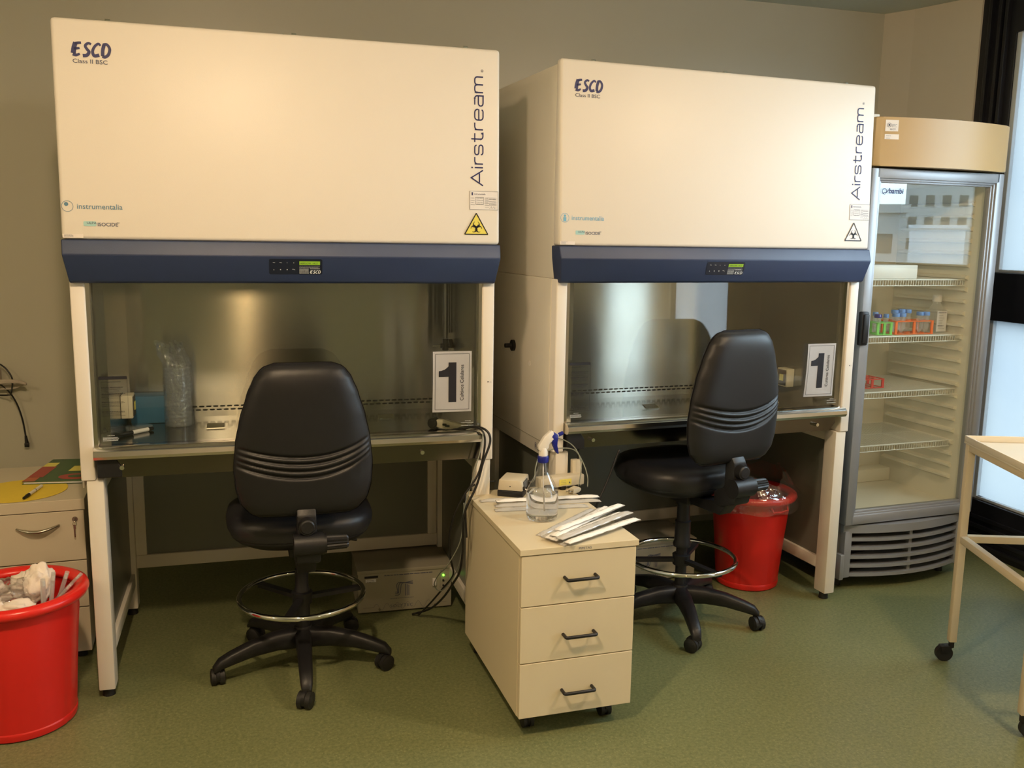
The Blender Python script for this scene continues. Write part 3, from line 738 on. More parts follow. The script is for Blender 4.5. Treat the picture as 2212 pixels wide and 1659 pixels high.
# ================================================================ DRAFTING CHAIRS
def lerp_tab(tab, t):
    for (a, va), (b, vb) in zip(tab, tab[1:]):
        if t <= b:
            k = (t - a) / (b - a); k = k * k * (3 - 2 * k) * .35 + k * .65; return va + (vb - va) * k
    return tab[-1][1]
def chair(pose, phase, seat_z, back_z0, label, column='plain', back_off=0.0, ring_c=(0, 0), yaw_up=0.0):
    """pose: +y is the way the sitter faces; phase: angle of the first base arm in the pose frame; seat_z: underside of the seat"""
    t = thing('drafting_chair', pose, label, 'chair', 'black drafting chairs in front of the cabinets')
    sz = seat_z
    # star base
    bm = B(); lathe(bm, [(.034, .075), (.036, .13), (.030, .150)], seg=24); hub = obj('base_hub', bm, 'black_plastic', t, True, auto=40)
    for k in range(5):
        a = phase + 2 * pi * k / 5; ca, sa = cos(a), sin(a)
        bm = B(); secs = [(.020, .108, .030, .036), (.10, .112, .027, .032), (.18, .104, .024, .027), (.255, .086, .022, .022), (.292, .074, .020, .018), (.312, .058, .016, .010)]
        rings = []
        for d, zc, hw, hh in secs:
            ring = []
            for q in range(12):
                an = 2 * pi * q / 12; cx_ = (abs(cos(an)) ** .6) * (1 if cos(an) > 0 else -1) * hw; cz_ = (abs(sin(an)) ** .6) * (1 if sin(an) > 0 else -1) * hh
                ring.append(bm.verts.new((d * ca - cx_ * sa, d * sa + cx_ * ca, zc + cz_)))
            rings.append(ring)
        for r0, r1 in zip(rings, rings[1:]):
            for q in range(12): bm.faces.new((r0[q], r0[(q + 1) % 12], r1[(q + 1) % 12], r1[q]))
        bm.faces.new(rings[0][::-1]); bm.faces.new(rings[-1]); fixn(bm)
        obj('base_arm', bm, 'black_plastic', t, True, auto=50)
        # twin wheel caster
        bm = B(); wx, wy = .298 * ca, .298 * sa; sw = a + (.9, 2.2, .3, 1.4, 2.7)[k]
        hx, hy = cos(sw), sin(sw); ox, oy = wx - .012 * hx, wy - .012 * hy
        cyl(bm, (wx, wy, .045), (wx, wy, .068), .010, seg=12)
        nx, ny = -hy, hx
        cyl(bm, (ox - nx * .006, oy - ny * .006, .034), (ox + nx * .006, oy + ny * .006, .034), .027, seg=20)
        cs = obj('caster', bm, 'black_plastic', t, True, auto=40)
        for s in (-1, 1):
            bm = B(); p0 = Vector((ox + nx * s * .0065, oy + ny * s * .0065, .0275)); p1 = Vector((ox + nx * s * .021, oy + ny * s * .021, .0275))
            cyl(bm, p0, p1, .0275, .0275, 26); cyl(bm, p1, p1 + Vector((nx, ny, 0)) * s * .003, .024, .018, 26); obj('wheel', bm, 'black_rubber', cs, True, auto=35)
    # column
    bm = B()
    if column == 'plain': lathe(bm, [(.026, .148), (.026, .285), (.023, .290), (.023, sz - .10)], seg=28)
    else: lathe(bm, [(.022, .148), (.022, .305), (.034, .307), (.036, .318), (.031, .330), (.030, .405), (.032, .410), (.025, .414), (.025, sz - .02)], seg=28)
    obj('gas_column', bm, 'black_plastic', t, True, auto=40)
    # foot ring with spokes
    rx, ry, rz = ring_c[0], ring_c[1], .262
    bm = B(); R = .212
    tube(bm, [(rx + R * cos(2 * pi * i / 64), ry + R * sin(2 * pi * i / 64), rz) for i in range(64)], .0095, 12, True); fixn(bm); fr = obj('foot_ring', bm, 'chrome', t, True)
    bm = B()
    for a in (phase + .55, phase + .55 + 2.09, phase + .55 + 4.19):
        x, y = rx + (R - .004) * cos(a), ry + (R - .004) * sin(a)
        d = Vector((x, y, 0)); n = Vector((-y, x, 0)).normalized() * .013
        for q in (0,):
            p0 = d.normalized() * .02
            vs = []
            for P_ in (p0, d):
                for sgn in (-1, 1):
                    for zz_ in (rz - .018, rz - .004): vs.append(bm.verts.new((P_.x + n.x * sgn, P_.y + n.y * sgn, zz_)))
            for q4 in ((0, 1, 3, 2), (4, 6, 7, 5), (0, 4, 5, 1), (2, 3, 7, 6), (0, 2, 6, 4), (1, 5, 7, 3)): bm.faces.new([vs[i] for i in q4])
    lathe(bm, [(.034, rz - .03), (.036, rz + .01), (.030, rz + .014)], seg=24); fixn(bm)
    obj('ring_spokes', bm, 'black_plastic', t, True, auto=40)
    # seat: cushion over a plastic pan
    def outline(th, k):
        c, s = cos(th), sin(th)
        r = 1 / ((abs(c) / .235) ** 2.9 + (abs(s) / .215) ** 2.9) ** (1 / 2.9)
        return r * k * c, r * k * s + .035
    def shell(bm, levels, botcap=True, topcap=True, dish=0):
        rings = []
        for k, z in levels:
            rings.append([bm.verts.new((*outline(2 * pi * i / 48, k), z + (dish * sin(2 * pi * i / 48) if dish else 0))) for i in range(48)])
        for a, b in zip(rings, rings[1:]):
            for i in range(48): bm.faces.new((a[i], a[(i + 1) % 48], b[(i + 1) % 48], b[i]))
        bm.faces.new(rings[0][::-1]); bm.faces.new(rings[-1]); fixn(bm)
    bm = B(); shell(bm, [(.985, sz + .050), (1.0, sz + .058), (1.035, sz + .075), (1.045, sz + .095), (1.02, sz + .115), (.93, sz + .130), (.75, sz + .134), (.40, sz + .126), (.1, sz + .124)])
    obj('seat_cushion', bm, 'black_vinyl', t, True)
    bm = B(); shell(bm, [(.30, sz), (.55, sz + .004), (.78, sz + .016), (.92, sz + .034), (.99, sz + .050), (.99, sz + .056), (.9, sz + .058)])
    obj('seat_pan', bm, 'black_plastic', t, True)
    # tilt housing, back bracket, knobs
    bm = B(); box(bm, -.045, .045, -.07, .10, sz - .035, sz + .012, .008); lathe(bm, [(.030, sz - .05), (.034, sz - .03)], seg=20)
    tube(bm, catmull([(.05, .03, sz - .02), (.14, .05, sz - .02), (.20, .07, sz - .035)], 5), .005, 8)
    obj('tilt_mechanism', bm, 'black_plastic', t, True, auto=40)
    by = -.262 + back_off
    kz, hz = sz + .150, sz + .090
    bm = B(); prism(bm, [(-.06, sz - .030), (by + .03, sz - .030), (by - .034, sz + .055), (by - .040, hz), (by - .034, back_z0 + .006), (by - .004, back_z0 + .05), (by + .012, back_z0 + .05), (by + .004, hz), (by + .05, sz + .012), (-.06, sz + .008)], -.030, .030, lambda a, b, d: (d, a, b), .006)
    fixn(bm); obj('back_bracket', bm, 'black_plastic', t, True, auto=40)
    bm = B(); cyl(bm, (0, by - .036, kz), (0, by - .058, kz), .028, .026, 28); cyl(bm, (0, by - .058, kz), (0, by - .062, kz), .023, .019, 28)
    obj('height_knob', bm, 'black_plastic', t, True, auto=40)
    bm = B(); cyl(bm, (-.042, by - .040, hz), (.050, by - .040, hz), .036, seg=28); cyl(bm, (.050, by - .040, hz), (.058, by - .040, hz), .031, seg=28)
    prism(bm, [(by - .06, hz - .02), (by - .05, hz - .06), (by + .02, hz - .085), (by + .06, hz - .08), (by + .06, hz - .03), (by, hz)], -.036, .040, lambda a, b, d: (d, a, b), .008)
    fixn(bm); obj('clamp_housing', bm, 'black_plastic', t, True, auto=40)
    bm = B()
    prof = [(.0205 + (.0035 if i % 2 else 0)) for i in range(32)]
    for x0, x1, k0, k1 in ((.058, .121, 1.0, .92), (.121, .127, .92, .7)):
        A_ = [bm.verts.new((x0, by - .040 + prof[i] * k0 * cos(2 * pi * i / 32), hz + prof[i] * k0 * sin(2 * pi * i / 32))) for i in range(32)]
        B_ = [bm.verts.new((x1, by - .040 + prof[i] * k1 * cos(2 * pi * i / 32), hz + prof[i] * k1 * sin(2 * pi * i / 32))) for i in range(32)]
        for i in range(32): bm.faces.new((A_[i], A_[(i + 1) % 32], B_[(i + 1) % 32], B_[i]))
    bm.faces.new(B_); fixn(bm); obj('fluted_knob', bm, 'black_plastic', t, True, auto=25)
    # backrest
    Hh_ = .485; z0 = back_z0
    tab = [(0, .135), (.03, .168), (.10, .196), (.20, .209), (.33, .213), (.50, .205), (.65, .190), (.80, .168), (.90, .148), (.96, .128), (.985, .112), (1, .085)]
    def yb(x, v): return by + .05 * (v - .5) * -0.25 + .30 * x * x           # sheet curves forward at the sides
    def groove(x, z):
        zc = z - z0; s = 0
        for q in range(4):
            g = .128 + .0225 * q + (1.35 - .10 * q) * x * x * (1.0 + 1.2 * x)
            s += math.exp(-((zc - g) / .0052) ** 2)
        return s
    def rear(u, v):
        w = lerp_tab(tab, v); x = (2 * u - 1) * w; z = z0 + v * Hh_
        e = max(0, 1 - abs(2 * u - 1) ** 5) ** .5 * max(0, 1 - abs(2 * v - 1) ** 9) ** .5
        th = .034 + (.010 * max(0, min(1, (z - z0 - .13 - 1.1 * x * x) / .03)))
        fade = max(0, 1 - abs(2 * u - 1) ** 8)
        return (x, yb(x, v) - th * e + .0115 * min(1, groove(x, z)) * fade, z)
    def front(u, v):
        w = lerp_tab(tab, v); x = (2 * u - 1) * w; e = max(0, 1 - abs(2 * u - 1) ** 4) ** .5 * max(0, 1 - abs(2 * v - 1) ** 8) ** .5
        return (x, yb(x, v) + .004 * 0 + .030 * e + .0, z0 + v * Hh_)
    def us(i, n): return .5 - .5 * cos(pi * i / n)
    bm = B(); nU, nV = 56, 130
    grid(bm, lambda a, b: rear(us(a * nU, nU), b), nU, nV)
    grid(bm, lambda a, b: (lambda p: (p[0] * .985, p[1] + .004, z0 + .003 + (p[2] - z0) * .988))((lambda uu, w_: ((2 * uu - 1) * w_, yb((2 * uu - 1) * w_, b), z0 + b * Hh_))(us(a * nU, nU), lerp_tab(tab, b))), nU, 20)
    bmesh.ops.recalc_face_normals(bm, faces=bm.faces[:])
    obj('backrest_shell', bm, 'black_plastic', t, True)
    bm = B()
    def sc(p, k): return (p[0] * k, p[1], z0 + Hh_ / 2 + (p[2] - z0 - Hh_ / 2) * (k + .004))
    V1 = grid(bm, lambda a, b: sc(front(us(a * 40, 40), b), 1.012), 40, 44)
    V2 = grid(bm, lambda a, b: sc((lambda uu, w_: ((2 * uu - 1) * w_, yb((2 * uu - 1) * w_, b) + .002, z0 + b * Hh_))(us(a * 40, 40), lerp_tab(tab, b)), 1.006), 40, 44)
    fixn(bm); obj('backrest_cushion', bm, 'black_vinyl', t, True)
    return t
aL = .300
chair((-.722, 3.02, aL), radians(-3) - aL, .455, .628, 'black drafting chair centred in front of the left cabinet', 'plain', .0, (.0, .0))
aR = .52
chair((.685, 3.465, aR), radians(-88) - aR, .530, .705, 'black drafting chair turned aside in front of the right cabinet', 'sleeve')

# ================================================================ DRAWER PEDESTAL (centre)
D = (.035, 2.54, .31)
t = thing('drawer_pedestal', D, 'cream mobile drawer pedestal with three black handles, carrying the spray bottle', 'drawer unit')
bm = B(); box(bm, .0, .370, .020, .630, .073, .587, .001); obj('carcass', bm, 'laminate', t)
bm = B(); box(bm, -.004, .376, -.004, .634, .587, .606, .0012); tp = obj('top_board', bm, 'laminate', t)
pt = Plane((0, -.004, .587), (1, 0, 0), (0, 0, 1), .0006)
bm = B(); text(bm, pt, 'PIPETAS', .178, .005, .0105, 1.15); obj('lettering', bm, 'ink_grey', tp)
for i, (z0, z1) in enumerate(((.4275, .584), (.2495, .4245), (.073, .2465))):
    bm = B(); box(bm, .0015, .3685, -.001, .018, z0, z1, .0015); dr = obj('drawer', bm, 'laminate', t)
    zc = (z0 + z1) / 2 + (.003, -.008, -.010)[i]
    bm = B(); p = [(.137, -.001, zc), (.137, -.018, zc), (.137, -.026, zc), (.1385, -.029, zc), (.142, -.0305, zc), (.186, -.0305, zc), (.230, -.0305, zc), (.2335, -.029, zc), (.235, -.026, zc), (.235, -.018, zc), (.235, -.001, zc)]
    tube(bm, p, .0052, 12); fixn(bm); obj('handle', bm, 'black_plastic', dr, True, auto=50)
for x, y in ((.055, .07), (.315, .07), (.055, .56), (.315, .56)):
    bm = B(); cyl(bm, (x, y, .050), (x, y, .073), .010, seg=12); box(bm, x - .016, x + .016, y - .016, y + .016, .069, .073); cyl(bm, (x - .004, y + .01, .032), (x + .004, y + .01, .032), .026, seg=18)
    cs = obj('caster', bm, 'black_plastic', t, True, auto=40)
    for s in (-1, 1):
        bm = B(); cyl(bm, (x + s * .005, y + .01, .025), (x + s * .017, y + .01, .025), .025, seg=22); obj('wheel', bm, 'black_rubber', cs, True, auto=40)
TOP = .606
# ---- spray bottle
def local(name, pose, x, y, z, rot, label, cat, group=None):
    g = glob((x, y, z), pose); o = bpy.data.objects.new(name, None); C.objects.link(o); o.location = g
    o.rotation_euler = (0, 0, pose[2] + rot); o['label'] = label; o['category'] = cat
    if group: o['group'] = group
    OFF[o.name] = (0, 0, 0); return o
t = local('spray_bottle', D, .158, .268, TOP, 0, 'clear spray bottle with blue trigger and collar on the drawer pedestal', 'spray bottle')
prof = [(.030, .004), (.044, .001), (.050, .006), (.053, .018), (.053, .070), (.0515, .092), (.047, .104), (.040, .118), (.029, .138), (.020, .156), (.0155, .170), (.0150, .196)]
bm = B(); lathe(bm, prof, seg=48, capt=False); obj('bottle', bm, 'bottle', t, True)
pw = [(.030, .0065), (.043, .0040), (.0485, .008), (.0512, .018), (.0512, .070), (.0498, .090)]
bm = B(); lathe(bm, pw, seg=48); obj('liquid', bm, 'water', t, True, auto=60)
bm = B(); tube(bm, [(0, 0, .200), (.002, .0, .12), (.006, 0, .03)], .002, 8); obj('dip_tube', bm, 'white_plastic', t, True)
HZ = -.027
bm = B(); lathe(bm, [(.0165, .215 + HZ), (.0180, .218 + HZ), (.0180, .234 + HZ), (.016, .237 + HZ)], seg=32); obj('collar', bm, 'blue_trigger', t, True, auto=40)
bm = B(); lathe(bm, [(.0145, .236 + HZ), (.0145, .248 + HZ), (.0125, .256 + HZ), (.011, .262 + HZ)], seg=28)
# head body slants up to the right (local x)
prism(bm, [(-.018, .262), (-.016, .254), (.004, .252), (.016, .262), (.016, .285), (.024, .300), (.034, .306), (.030, .316), (.022, .317), (.0, .298), (-.018, .270)], -.009, .009, lambda a, b, d: (a, d, b + HZ), .0025)
cyl(bm, (.002, 0, .268 + HZ), (.030, 0, .293 + HZ), .0085, seg=16)
fixn(bm); obj('spray_head', bm, 'white_plastic', t, True, auto=45)
bm = B(); prism(bm, [(.022, .3175), (.034, .312), (.046, .305), (.049, .294), (.044, .283), (.043, .268), (.047, .252), (.052, .242), (.047, .240), (.038, .252), (.034, .268), (.030, .272), (.026, .284), (.030, .296), (.020, .304)], -.0075, .0075, lambda a, b, d: (a, d, b + HZ), .002); fixn(bm)
tr = obj('trigger', bm, 'blue_trigger', t, True, auto=45)
bm = B(); cyl(bm, (.044, 0, .300 + HZ), (.051, 0, .302 + HZ), .0055, seg=14); obj('nozzle_neck', bm, 'white_plastic', t, True, auto=40)
bm = B(); cyl(bm, (.050, 0, .3015 + HZ), (.066, 0, .308 + HZ), .0062, seg=16); obj('nozzle', bm, 'blue_trigger', t, True, auto=40)

# ---- power adapter (beige box on a black base)
t = local('power_adapter', D, .160, .575, TOP, -.55, 'beige and black mains adapter box, left of the spray bottle on the pedestal', 'power adapter')
bm = B(); prism(bm, [(-.046, 0), (.046, 0), (.046, .022), (-.046, .022)], -.056, .056, lambda a, b, d: (a, d, b), .003); fixn(bm); obj('base_half', bm, 'black_plastic', t, True, auto=40)
bm = B(); prism(bm, [(-.045, .022), (.045, .022), (.041, .060), (-.041, .060)], -.054, .054, lambda a, b, d: (a, d, b), .004); fixn(bm); obj('upper_half', bm, 'beige', t, True, auto=40)
bm = B(); prism(bm, [(-.034, .026), (.026, .026), (.026, .052), (-.034, .052)], .0448, .0460, lambda a, b, d: (d - (b - .026) * .105, a, b)); fixn(bm); rp = obj('rating_plate', bm, 'ink_black', t)
pq = Plane((.0458, -.032, .026), (0, 1, 0), (-.105, 0, 1), .0006); bm = B(); lines(bm, pq, .002, .002, .052, .024, 7, .001, .2); obj('rating_print', bm, 'ink_white', rp)
bm = B(); cyl(bm, (.043, -.042, .032), (.052, -.042, .032), .006, seg=14); cyl(bm, (.043, .040, .034), (.056, .040, .034), .007, seg=14); obj('strain_relief', bm, 'black_rubber', t, True, auto=40)
bm = B(); cyl(bm, (0, -.0525, .038), (0, -.0550, .038), .0022, seg=10); obj('screw', bm, 'dark', t)

# ---- extension block with a yellow label, tall box behind
t = local('power_strip', D, .345, .588, TOP, .15, 'beige power strip with a yellow label, behind the spray bottle', 'power strip')
bm = B(); box(bm, -.095, .085, -.022, .022, .012, .050, .004); obj('housing', bm, 'beige', t, True, auto=40)
bm = B(); box(bm, -.02, .03, -.0232, -.0218, .018, .040); yl = obj('warning_label', bm, 'yellow', t)
pq = Plane((-.02, -.0232, .018), (1, 0, 0), (0, 0, 1), .0006); bm = B(); lines(bm, pq, .006, .005, .034, .017, 3, .001, .3); triangle(bm, pq, .042, .005, .008, .008); obj('label_print', bm, 'ink_grey', yl)
for x in (-.06, 0, .06):
    bm = B(); cyl(bm, (x, -.012, .0), (x, -.012, .014), .012, seg=16); obj('foot', bm, 'black_rubber', t, True, auto=40)
bm = B(); box(bm, .395, .432, .604, .630, TOP, TOP + .098, .003)
solo('charger_box', bm, 'beige', D, TOP, 'upright beige charger box at the back of the pedestal, behind the spray trigger', 'charger', None, True, 40, (.413, .615))
t = local('power_plug', D, .372, .520, TOP, .5, 'pale mains plug lying beside the power strip on the pedestal', 'plug')
bm = B(); prism(bm, [(-.022, .002), (.010, .002), (.022, .008), (.022, .016), (.008, .024), (-.020, .020)], -.012, .012, lambda a, b, d: (a, d, b), .003); fixn(bm); obj('plug_body', bm, 'beige', t, True, auto=40)
bm = B(); 
for s in (-.006, .006): cyl(bm, (-.022, s, .012), (-.040, s, .012), .0022, seg=10)
obj('pins', bm, 'key_metal', t, True)
t = local('black_plug', D, .285, .555, TOP, -.3, 'small black plug on the pedestal directly behind the spray bottle', 'plug')
bm = B(); box(bm, -.018, .018, -.012, .012, 0, .026, .005, 3); obj('plug_body', bm, 'black_plastic', t, True, auto=40)
bm = B(); cyl(bm, (.018, 0, .013), (.030, 0, .013), .005, .003, 12); obj('cord_boot', bm, 'black_rubber', t, True, auto=40)

# ---- wrapped serological pipettes
pk_n = [0]
def pack(ax, ay, bx, by_, z, w, label, paper=True, tilt=0, grp='wrapped pipettes on the pedestal'):
    L_ = sqrt((bx - ax) ** 2 + (by_ - ay) ** 2); a = atan2(by_ - ay, bx - ax)
    t = local('wrapped_pipette', D, (ax + bx) / 2, (ay + by_) / 2, z, a, label, 'pipette', grp)
    h = L_ / 2
    wv = [random.uniform(-.0012, .0012) for _ in range(9)]
    def top(u, v):
        x = (u - .5) * L_; k = 1 - abs(2 * v - 1) ** 2
        e = min(1, min(u, 1 - u) / .05)
        y = (v - .5) * w + wv[int(u * 8)] * .8
        return (x, y, tilt * (u) + .0022 + .0068 * k ** .7 * e + .0006 * sin(u * 40 + v * 7))
    pk_n[0] += 1; up_ = pk_n[0] in (3, 4, 5, 6, 9, 12)      # some lie with their paper side up
    bm = B(); grid(bm, top, 26, 8); obj('sleeve', bm, 'sleeve_paper' if up_ else 'sleeve', t, True)
    bm = B(); grid(bm, lambda u, v: ((u - .5) * L_ * 1.01, (v - .5) * w * 1.22 + wv[int(u * 8)] * .8, tilt * u + .0012 + .0005 * sin(u * 30)), 26, 3); thicken(bm, .0003); fixn(bm); obj('paper_backing', bm, 'sleeve_paper', t, True)
    bm = B(); cyl(bm, (-h * .86, 0, .0055 + tilt * .07), (h * .80, 0, .0055 + tilt * .9), .0034, seg=12); cyl(bm, (h * .80, 0, .0055 + tilt * .9), (h * .93, 0, .0055 + tilt * .96), .0026, .0026, 12); cyl(bm, (-h * .86, 0, .0055 + tilt * .07), (-h * .96, 0, .005 + tilt * .02), .0034, .001, 12)
    pp_ = obj('pipette', bm, 'tube', t, True, auto=40)
    pl = Plane((0, 0, .0098 + tilt * .5), (1, 0, tilt / L_), (0, 1, 0), .0004)
    bm = B()
    for i in range(26):
        x = -h * .6 + i * h * .045; rect(bm, pl, x, -.0022, x + .0006, .0022 if i % 5 else .0034)
    obj('graduation_print', bm, 'ink_grey', pp_)
    return t
PK = [((.091, .102), (.357, .316), 0, .020, 'rearmost wrapped pipette of the fanned pile at the pedestal front'),
      ((.102, .078), (.395, .318), 0, .024, 'second wrapped pipette from the back of the fanned pile'),
      ((.100, .048), (.400, .290), 1, .024, 'wrapped pipette with a squared end near the back of the fanned pile'),
      ((.115, .040), (.425, .265), 2, .026, 'wrapped pipette in the upper middle of the fanned pile'),
      ((.135, .066), (.432, .250), 3, .024, 'wrapped pipette lying on top of the fanned pile'),
      ((.108, .030), (.420, .215), 1, .026, 'wrapped pipette in the lower middle of the fanned pile'),
      ((.122, .014), (.436, .195), 2, .026, 'wrapped pipette second from the front of the fanned pile'),
      ((.128, .004), (.425, .172), 0, .022, 'wrapped pipette showing beneath the frontmost one of the fanned pile'),
      ((.140, -.006), (.440, .145), 1, .024, 'frontmost wrapped pipette of the fanned pile, reaching past the pedestal edge')]
for (a, b_, lv, w, lb) in PK: pack(*a, *b_, TOP + .0005 + .0085 * lv, w, lb, tilt=.004 if lv else 0)
for (a, b_, lv, w, lb) in [((.017, .500), (.425, .448), 0, .022, 'wrapped pipette lying farthest back behind the spray bottle'),
      ((.050, .430), (.420, .405), 0, .024, 'wrapped pipette lying in the middle behind the spray bottle'),
      ((.060, .455), (.424, .425), 1, .024, 'wrapped pipette resting on two others behind the spray bottle'),
      ((.035, .385), (.354, .355), 0, .024, 'wrapped pipette lying nearest the spray bottle, just behind it')]:
    pack(*a, *b_, TOP + .0005 + .0088 * lv, w, lb)

# ================================================================ RED BINS
def bin_(x, y, rb, rt_, label, h_, hang=None):
    t = thing('waste_bin', (x, y, hang or 0), label, 'bin', 'red round plastic bins')
    n = 96
    def wob(i, z): return (-.012 if (i % 16) in (0,) else 0) * (1 if z < h_ - .05 else 0)
    prof = [(rb * .93, .0), (rb * .985, .006), (rb, .018), (rb * 1.0, .026), (rb * .985, .030)] + [(rb * .985 + (rt_ - rb * .985) * i / 8, .03 + (h_ - .06) * i / 8) for i in range(1, 9)]
    inner = [(rt_ - .004, h_ - .03), (rt_ * .99, h_ - .08), (rb * .95, .02)]
    bm = B(); lathe(bm, prof, seg=n, capt=False, wob=wob)
    lathe(bm, [(rt_, h_ - .03), (rt_ - .003, h_ - .03)] + inner[1:], seg=n, capb=False, capt=True); obj('bin_body', bm, 'red', t, True, auto=30)
    bm = B(); rim = [(rt_ - .002, h_ - .026), (rt_ + .012, h_ - .034), (rt_ + .024, h_ - .030), (rt_ + .030, h_ - .018), (rt_ + .026, h_ - .006), (rt_ + .012, h_ + .001), (rt_ - .004, h_ - .004), (rt_ - .014, h_ - .014), (rt_ - .012, h_ - .028), (rt_ - .002, h_ - .026)]
    lathe(bm, rim, seg=n, capb=False, capt=False); fixn(bm); obj('rim', bm, 'red_rim', t, True)
    for s in ((1, -1)):
        bm = B(); tube(bm, [(s * (rt_ + .0), -.045, h_ - .035), (s * (rt_ + .012), -.042, h_ - .058), (s * (rt_ + .012), 0, h_ - .062), (s * (rt_ + .012), .042, h_ - .058), (s * rt_, .045, h_ - .035)], .0045, 8); fixn(bm)
        obj('carry_handle', bm, 'red_rim', t, True)
    return t, rt_
LB = (-1.505, 2.628); LBH = .430
tb, rL = bin_(LB[0], LB[1], .155, .178, 'red bin heaped with tissues and used tubes, at the left edge', LBH, .9)
RB = (1.064, 3.892); RBH = .428
tb2, rR = bin_(RB[0], RB[1], .137, .166, 'red bin lined with a clear bag, behind the turned chair', RBH, -1.05)

def crumple(bm, c, r, seed, sq=(1, 1, .8), amp=.35, sub=4):
    from mathutils import noise
    rr_ = random.Random(seed); of = Vector((rr_.random() * 50, rr_.random() * 50, rr_.random() * 50))
    g = bmesh.ops.create_icosphere(bm, subdivisions=sub, radius=1)
    for v in g['verts']:
        d = v.co.normalized(); k = 1 + amp * noise.noise(d * 1.7 + of) + amp * .6 * abs(noise.noise(d * 4.5 + of)) - amp * .35 * abs(noise.noise(d * 9 + of))
        v.co = Vector((c[0] + d.x * r * k * sq[0], c[1] + d.y * r * k * sq[1], c[2] + d.z * r * k * sq[2]))
def tissue(x, y, z, r, seed, label, sq):
    bm = B(); crumple(bm, (0, 0, 0), r, seed, sq, .5)
    o = obj('crumpled_tissue', bm, 'tissue', None, True); o.location = (x - .012, y - .006, z); o['label'] = label; o['category'] = 'tissue'; o['group'] = 'crumpled tissues in the left bin'
tissue(-1.420, 2.640, .440, .046, 3, 'largest crumpled white tissue standing up out of the left red bin', (.9, .8, 1.15))
tissue(-1.475, 2.690, .415, .048, 9, 'creased white tissue lying behind the tallest one in the left bin', (1.1, 1, .8))
tissue(-1.560, 2.630, .410, .048, 12, 'white tissue at the left edge of the picture in the red bin', (1.0, .9, .8))
tissue(-1.440, 2.560, .392, .044, 21, 'flattened white tissue low at the front of the left red bin', (1.2, 1.0, .5))
tissue(-1.530, 2.550, .392, .044, 33, 'small white tissue low beside the clear film in the left bin', (1.1, 1.0, .55))
bm = B(); crumple(bm, (0, 0, 0), .046, 77, (1.1, .9, .8), .6); o = obj('clear_wrapper', bm, 'film', None, True); o.location = (-1.495, 2.600, .425); o['label'] = 'crumpled clear wrapper between tissues in the left red bin'; o['category'] = 'wrapper'
TB = [((-1.375, 2.590, .35), (-1.372, 2.600, .478), .0075, 'leftmost of the clear used tubes in the left red bin'),
      ((-1.362, 2.600, .35), (-1.350, 2.622, .490), .0065, 'tallest upright used clear tube in the left red bin'),
      ((-1.365, 2.640, .36), (-1.322, 2.650, .482), .0065, 'clear tube leaning right beside the tallest tube in the bin'),
      ((-1.375, 2.650, .38), (-1.290, 2.672, .468), .005, 'thin clear tube leaning over the rim of the left bin'),
      ((-1.385, 2.620, .36), (-1.300, 2.630, .452), .005, 'short clear tube lying lowest by the rim of the left bin')]
for a, b_, r, lb in TB:
    a = (a[0] - .020, a[1] - .008, a[2]); b_ = (b_[0] - .024, b_[1] - .008, b_[2] - .004)
    t = bpy.data.objects.new('used_tube', None); C.objects.link(t); t.location = a; t['label'] = lb; t['category'] = 'tube'; t['group'] = 'used clear tubes in the left bin'; OFF[t.name] = a
    bm = B(); cyl(bm, a, b_, r, seg=16, caps=False); cyl(bm, a, b_, r * .8, seg=16, caps=False); obj('tube_wall', bm, 'tube', t, True)
    bm = B(); m = Vector(a).lerp(Vector(b_), .82); m2 = Vector(a).lerp(Vector(b_), .93); cyl(bm, m, m2, r * .78, seg=14); obj('cotton_plug', bm, 'white_plastic', t, True, auto=40)
# thin liner lying in the left bin, visible at the far rim
# clear bag in the right bin: skirt over the rim and loose top
def bagfn(u, v):
    a = 2 * pi * u; k = sin(7 * a) * .5 + sin(13 * a + 1) * .3 + sin(3 * a + 2) * .6
    # v: 0 skirt bottom outside -> rim -> 1 free top edge
    R = rR + .034
    if v < .35:
        q = v / .35; return (R + .004 * k * (1 - q) + .002, RBH - .065 + .075 * q)
    q = (v - .35) / .65
    return (R - .012 - (.045 + .020 * k) * q, RBH + .010 + (.075 + .018 * sin(2 * a + .6) + .012 * k) * q)
def bagp(u, v):
    r, z = bagfn(u, v); a = 2 * pi * u
    return (RB[0] + r * cos(a), RB[1] + r * sin(a), z + .004 * sin(9 * a + 5 * v))
bm = B(); grid(bm, bagp, 90, 16, True)
o = obj('bin_bag', bm, 'film', None, True); o['label'] = 'clear plastic bag lining the red bin behind the turned chair'; o['category'] = 'bag'

# ================================================================ GLASS DOOR FRIDGE
FR = (1.440, 3.755, .350); FW = .70
t = thing('display_fridge', FR, 'tall grey glass door fridge with a gold header, beside the window door', 'fridge')
bm = B()
box(bm, .004, .030, .052, .600, .055, 1.805, .003); box(bm, FW - .03, FW - .004, .052, .600, .055, 1.805, .003)
box(bm, .030, FW - .03, .575, .600, .055, 1.805); box(bm, .030, FW - .03, .052, .575, 1.780, 1.805); box(bm, .030, FW - .03, .075, .575, .055, .300)
obj('housing', bm, 'fridge_dark', t, True, auto=40)
bm = B(); box(bm, .030, .042, .052, .560, .30, 1.78); box(bm, FW - .042, FW - .03, .052, .560, .30, 1.78); box(bm, .042, FW - .042, .548, .560, .30, 1.78)
box(bm, .042, FW - .042, .052, .548, .300, .335); box(bm, .042, FW - .042, .052, .548, 1.765, 1.78)
box(bm, .042, FW - .042, .470, .548, .335, .400, .006)
z = .45
while z < 1.72:
    for x0, s in ((.042, 1), (FW - .042, -1)):
        prism(bm, [(0, -.011), (.020, -.004), (.020, .004), (0, .011)], .10, .52, lambda a, b, d: (x0 + s * a, d, z + b))
    z += .0535
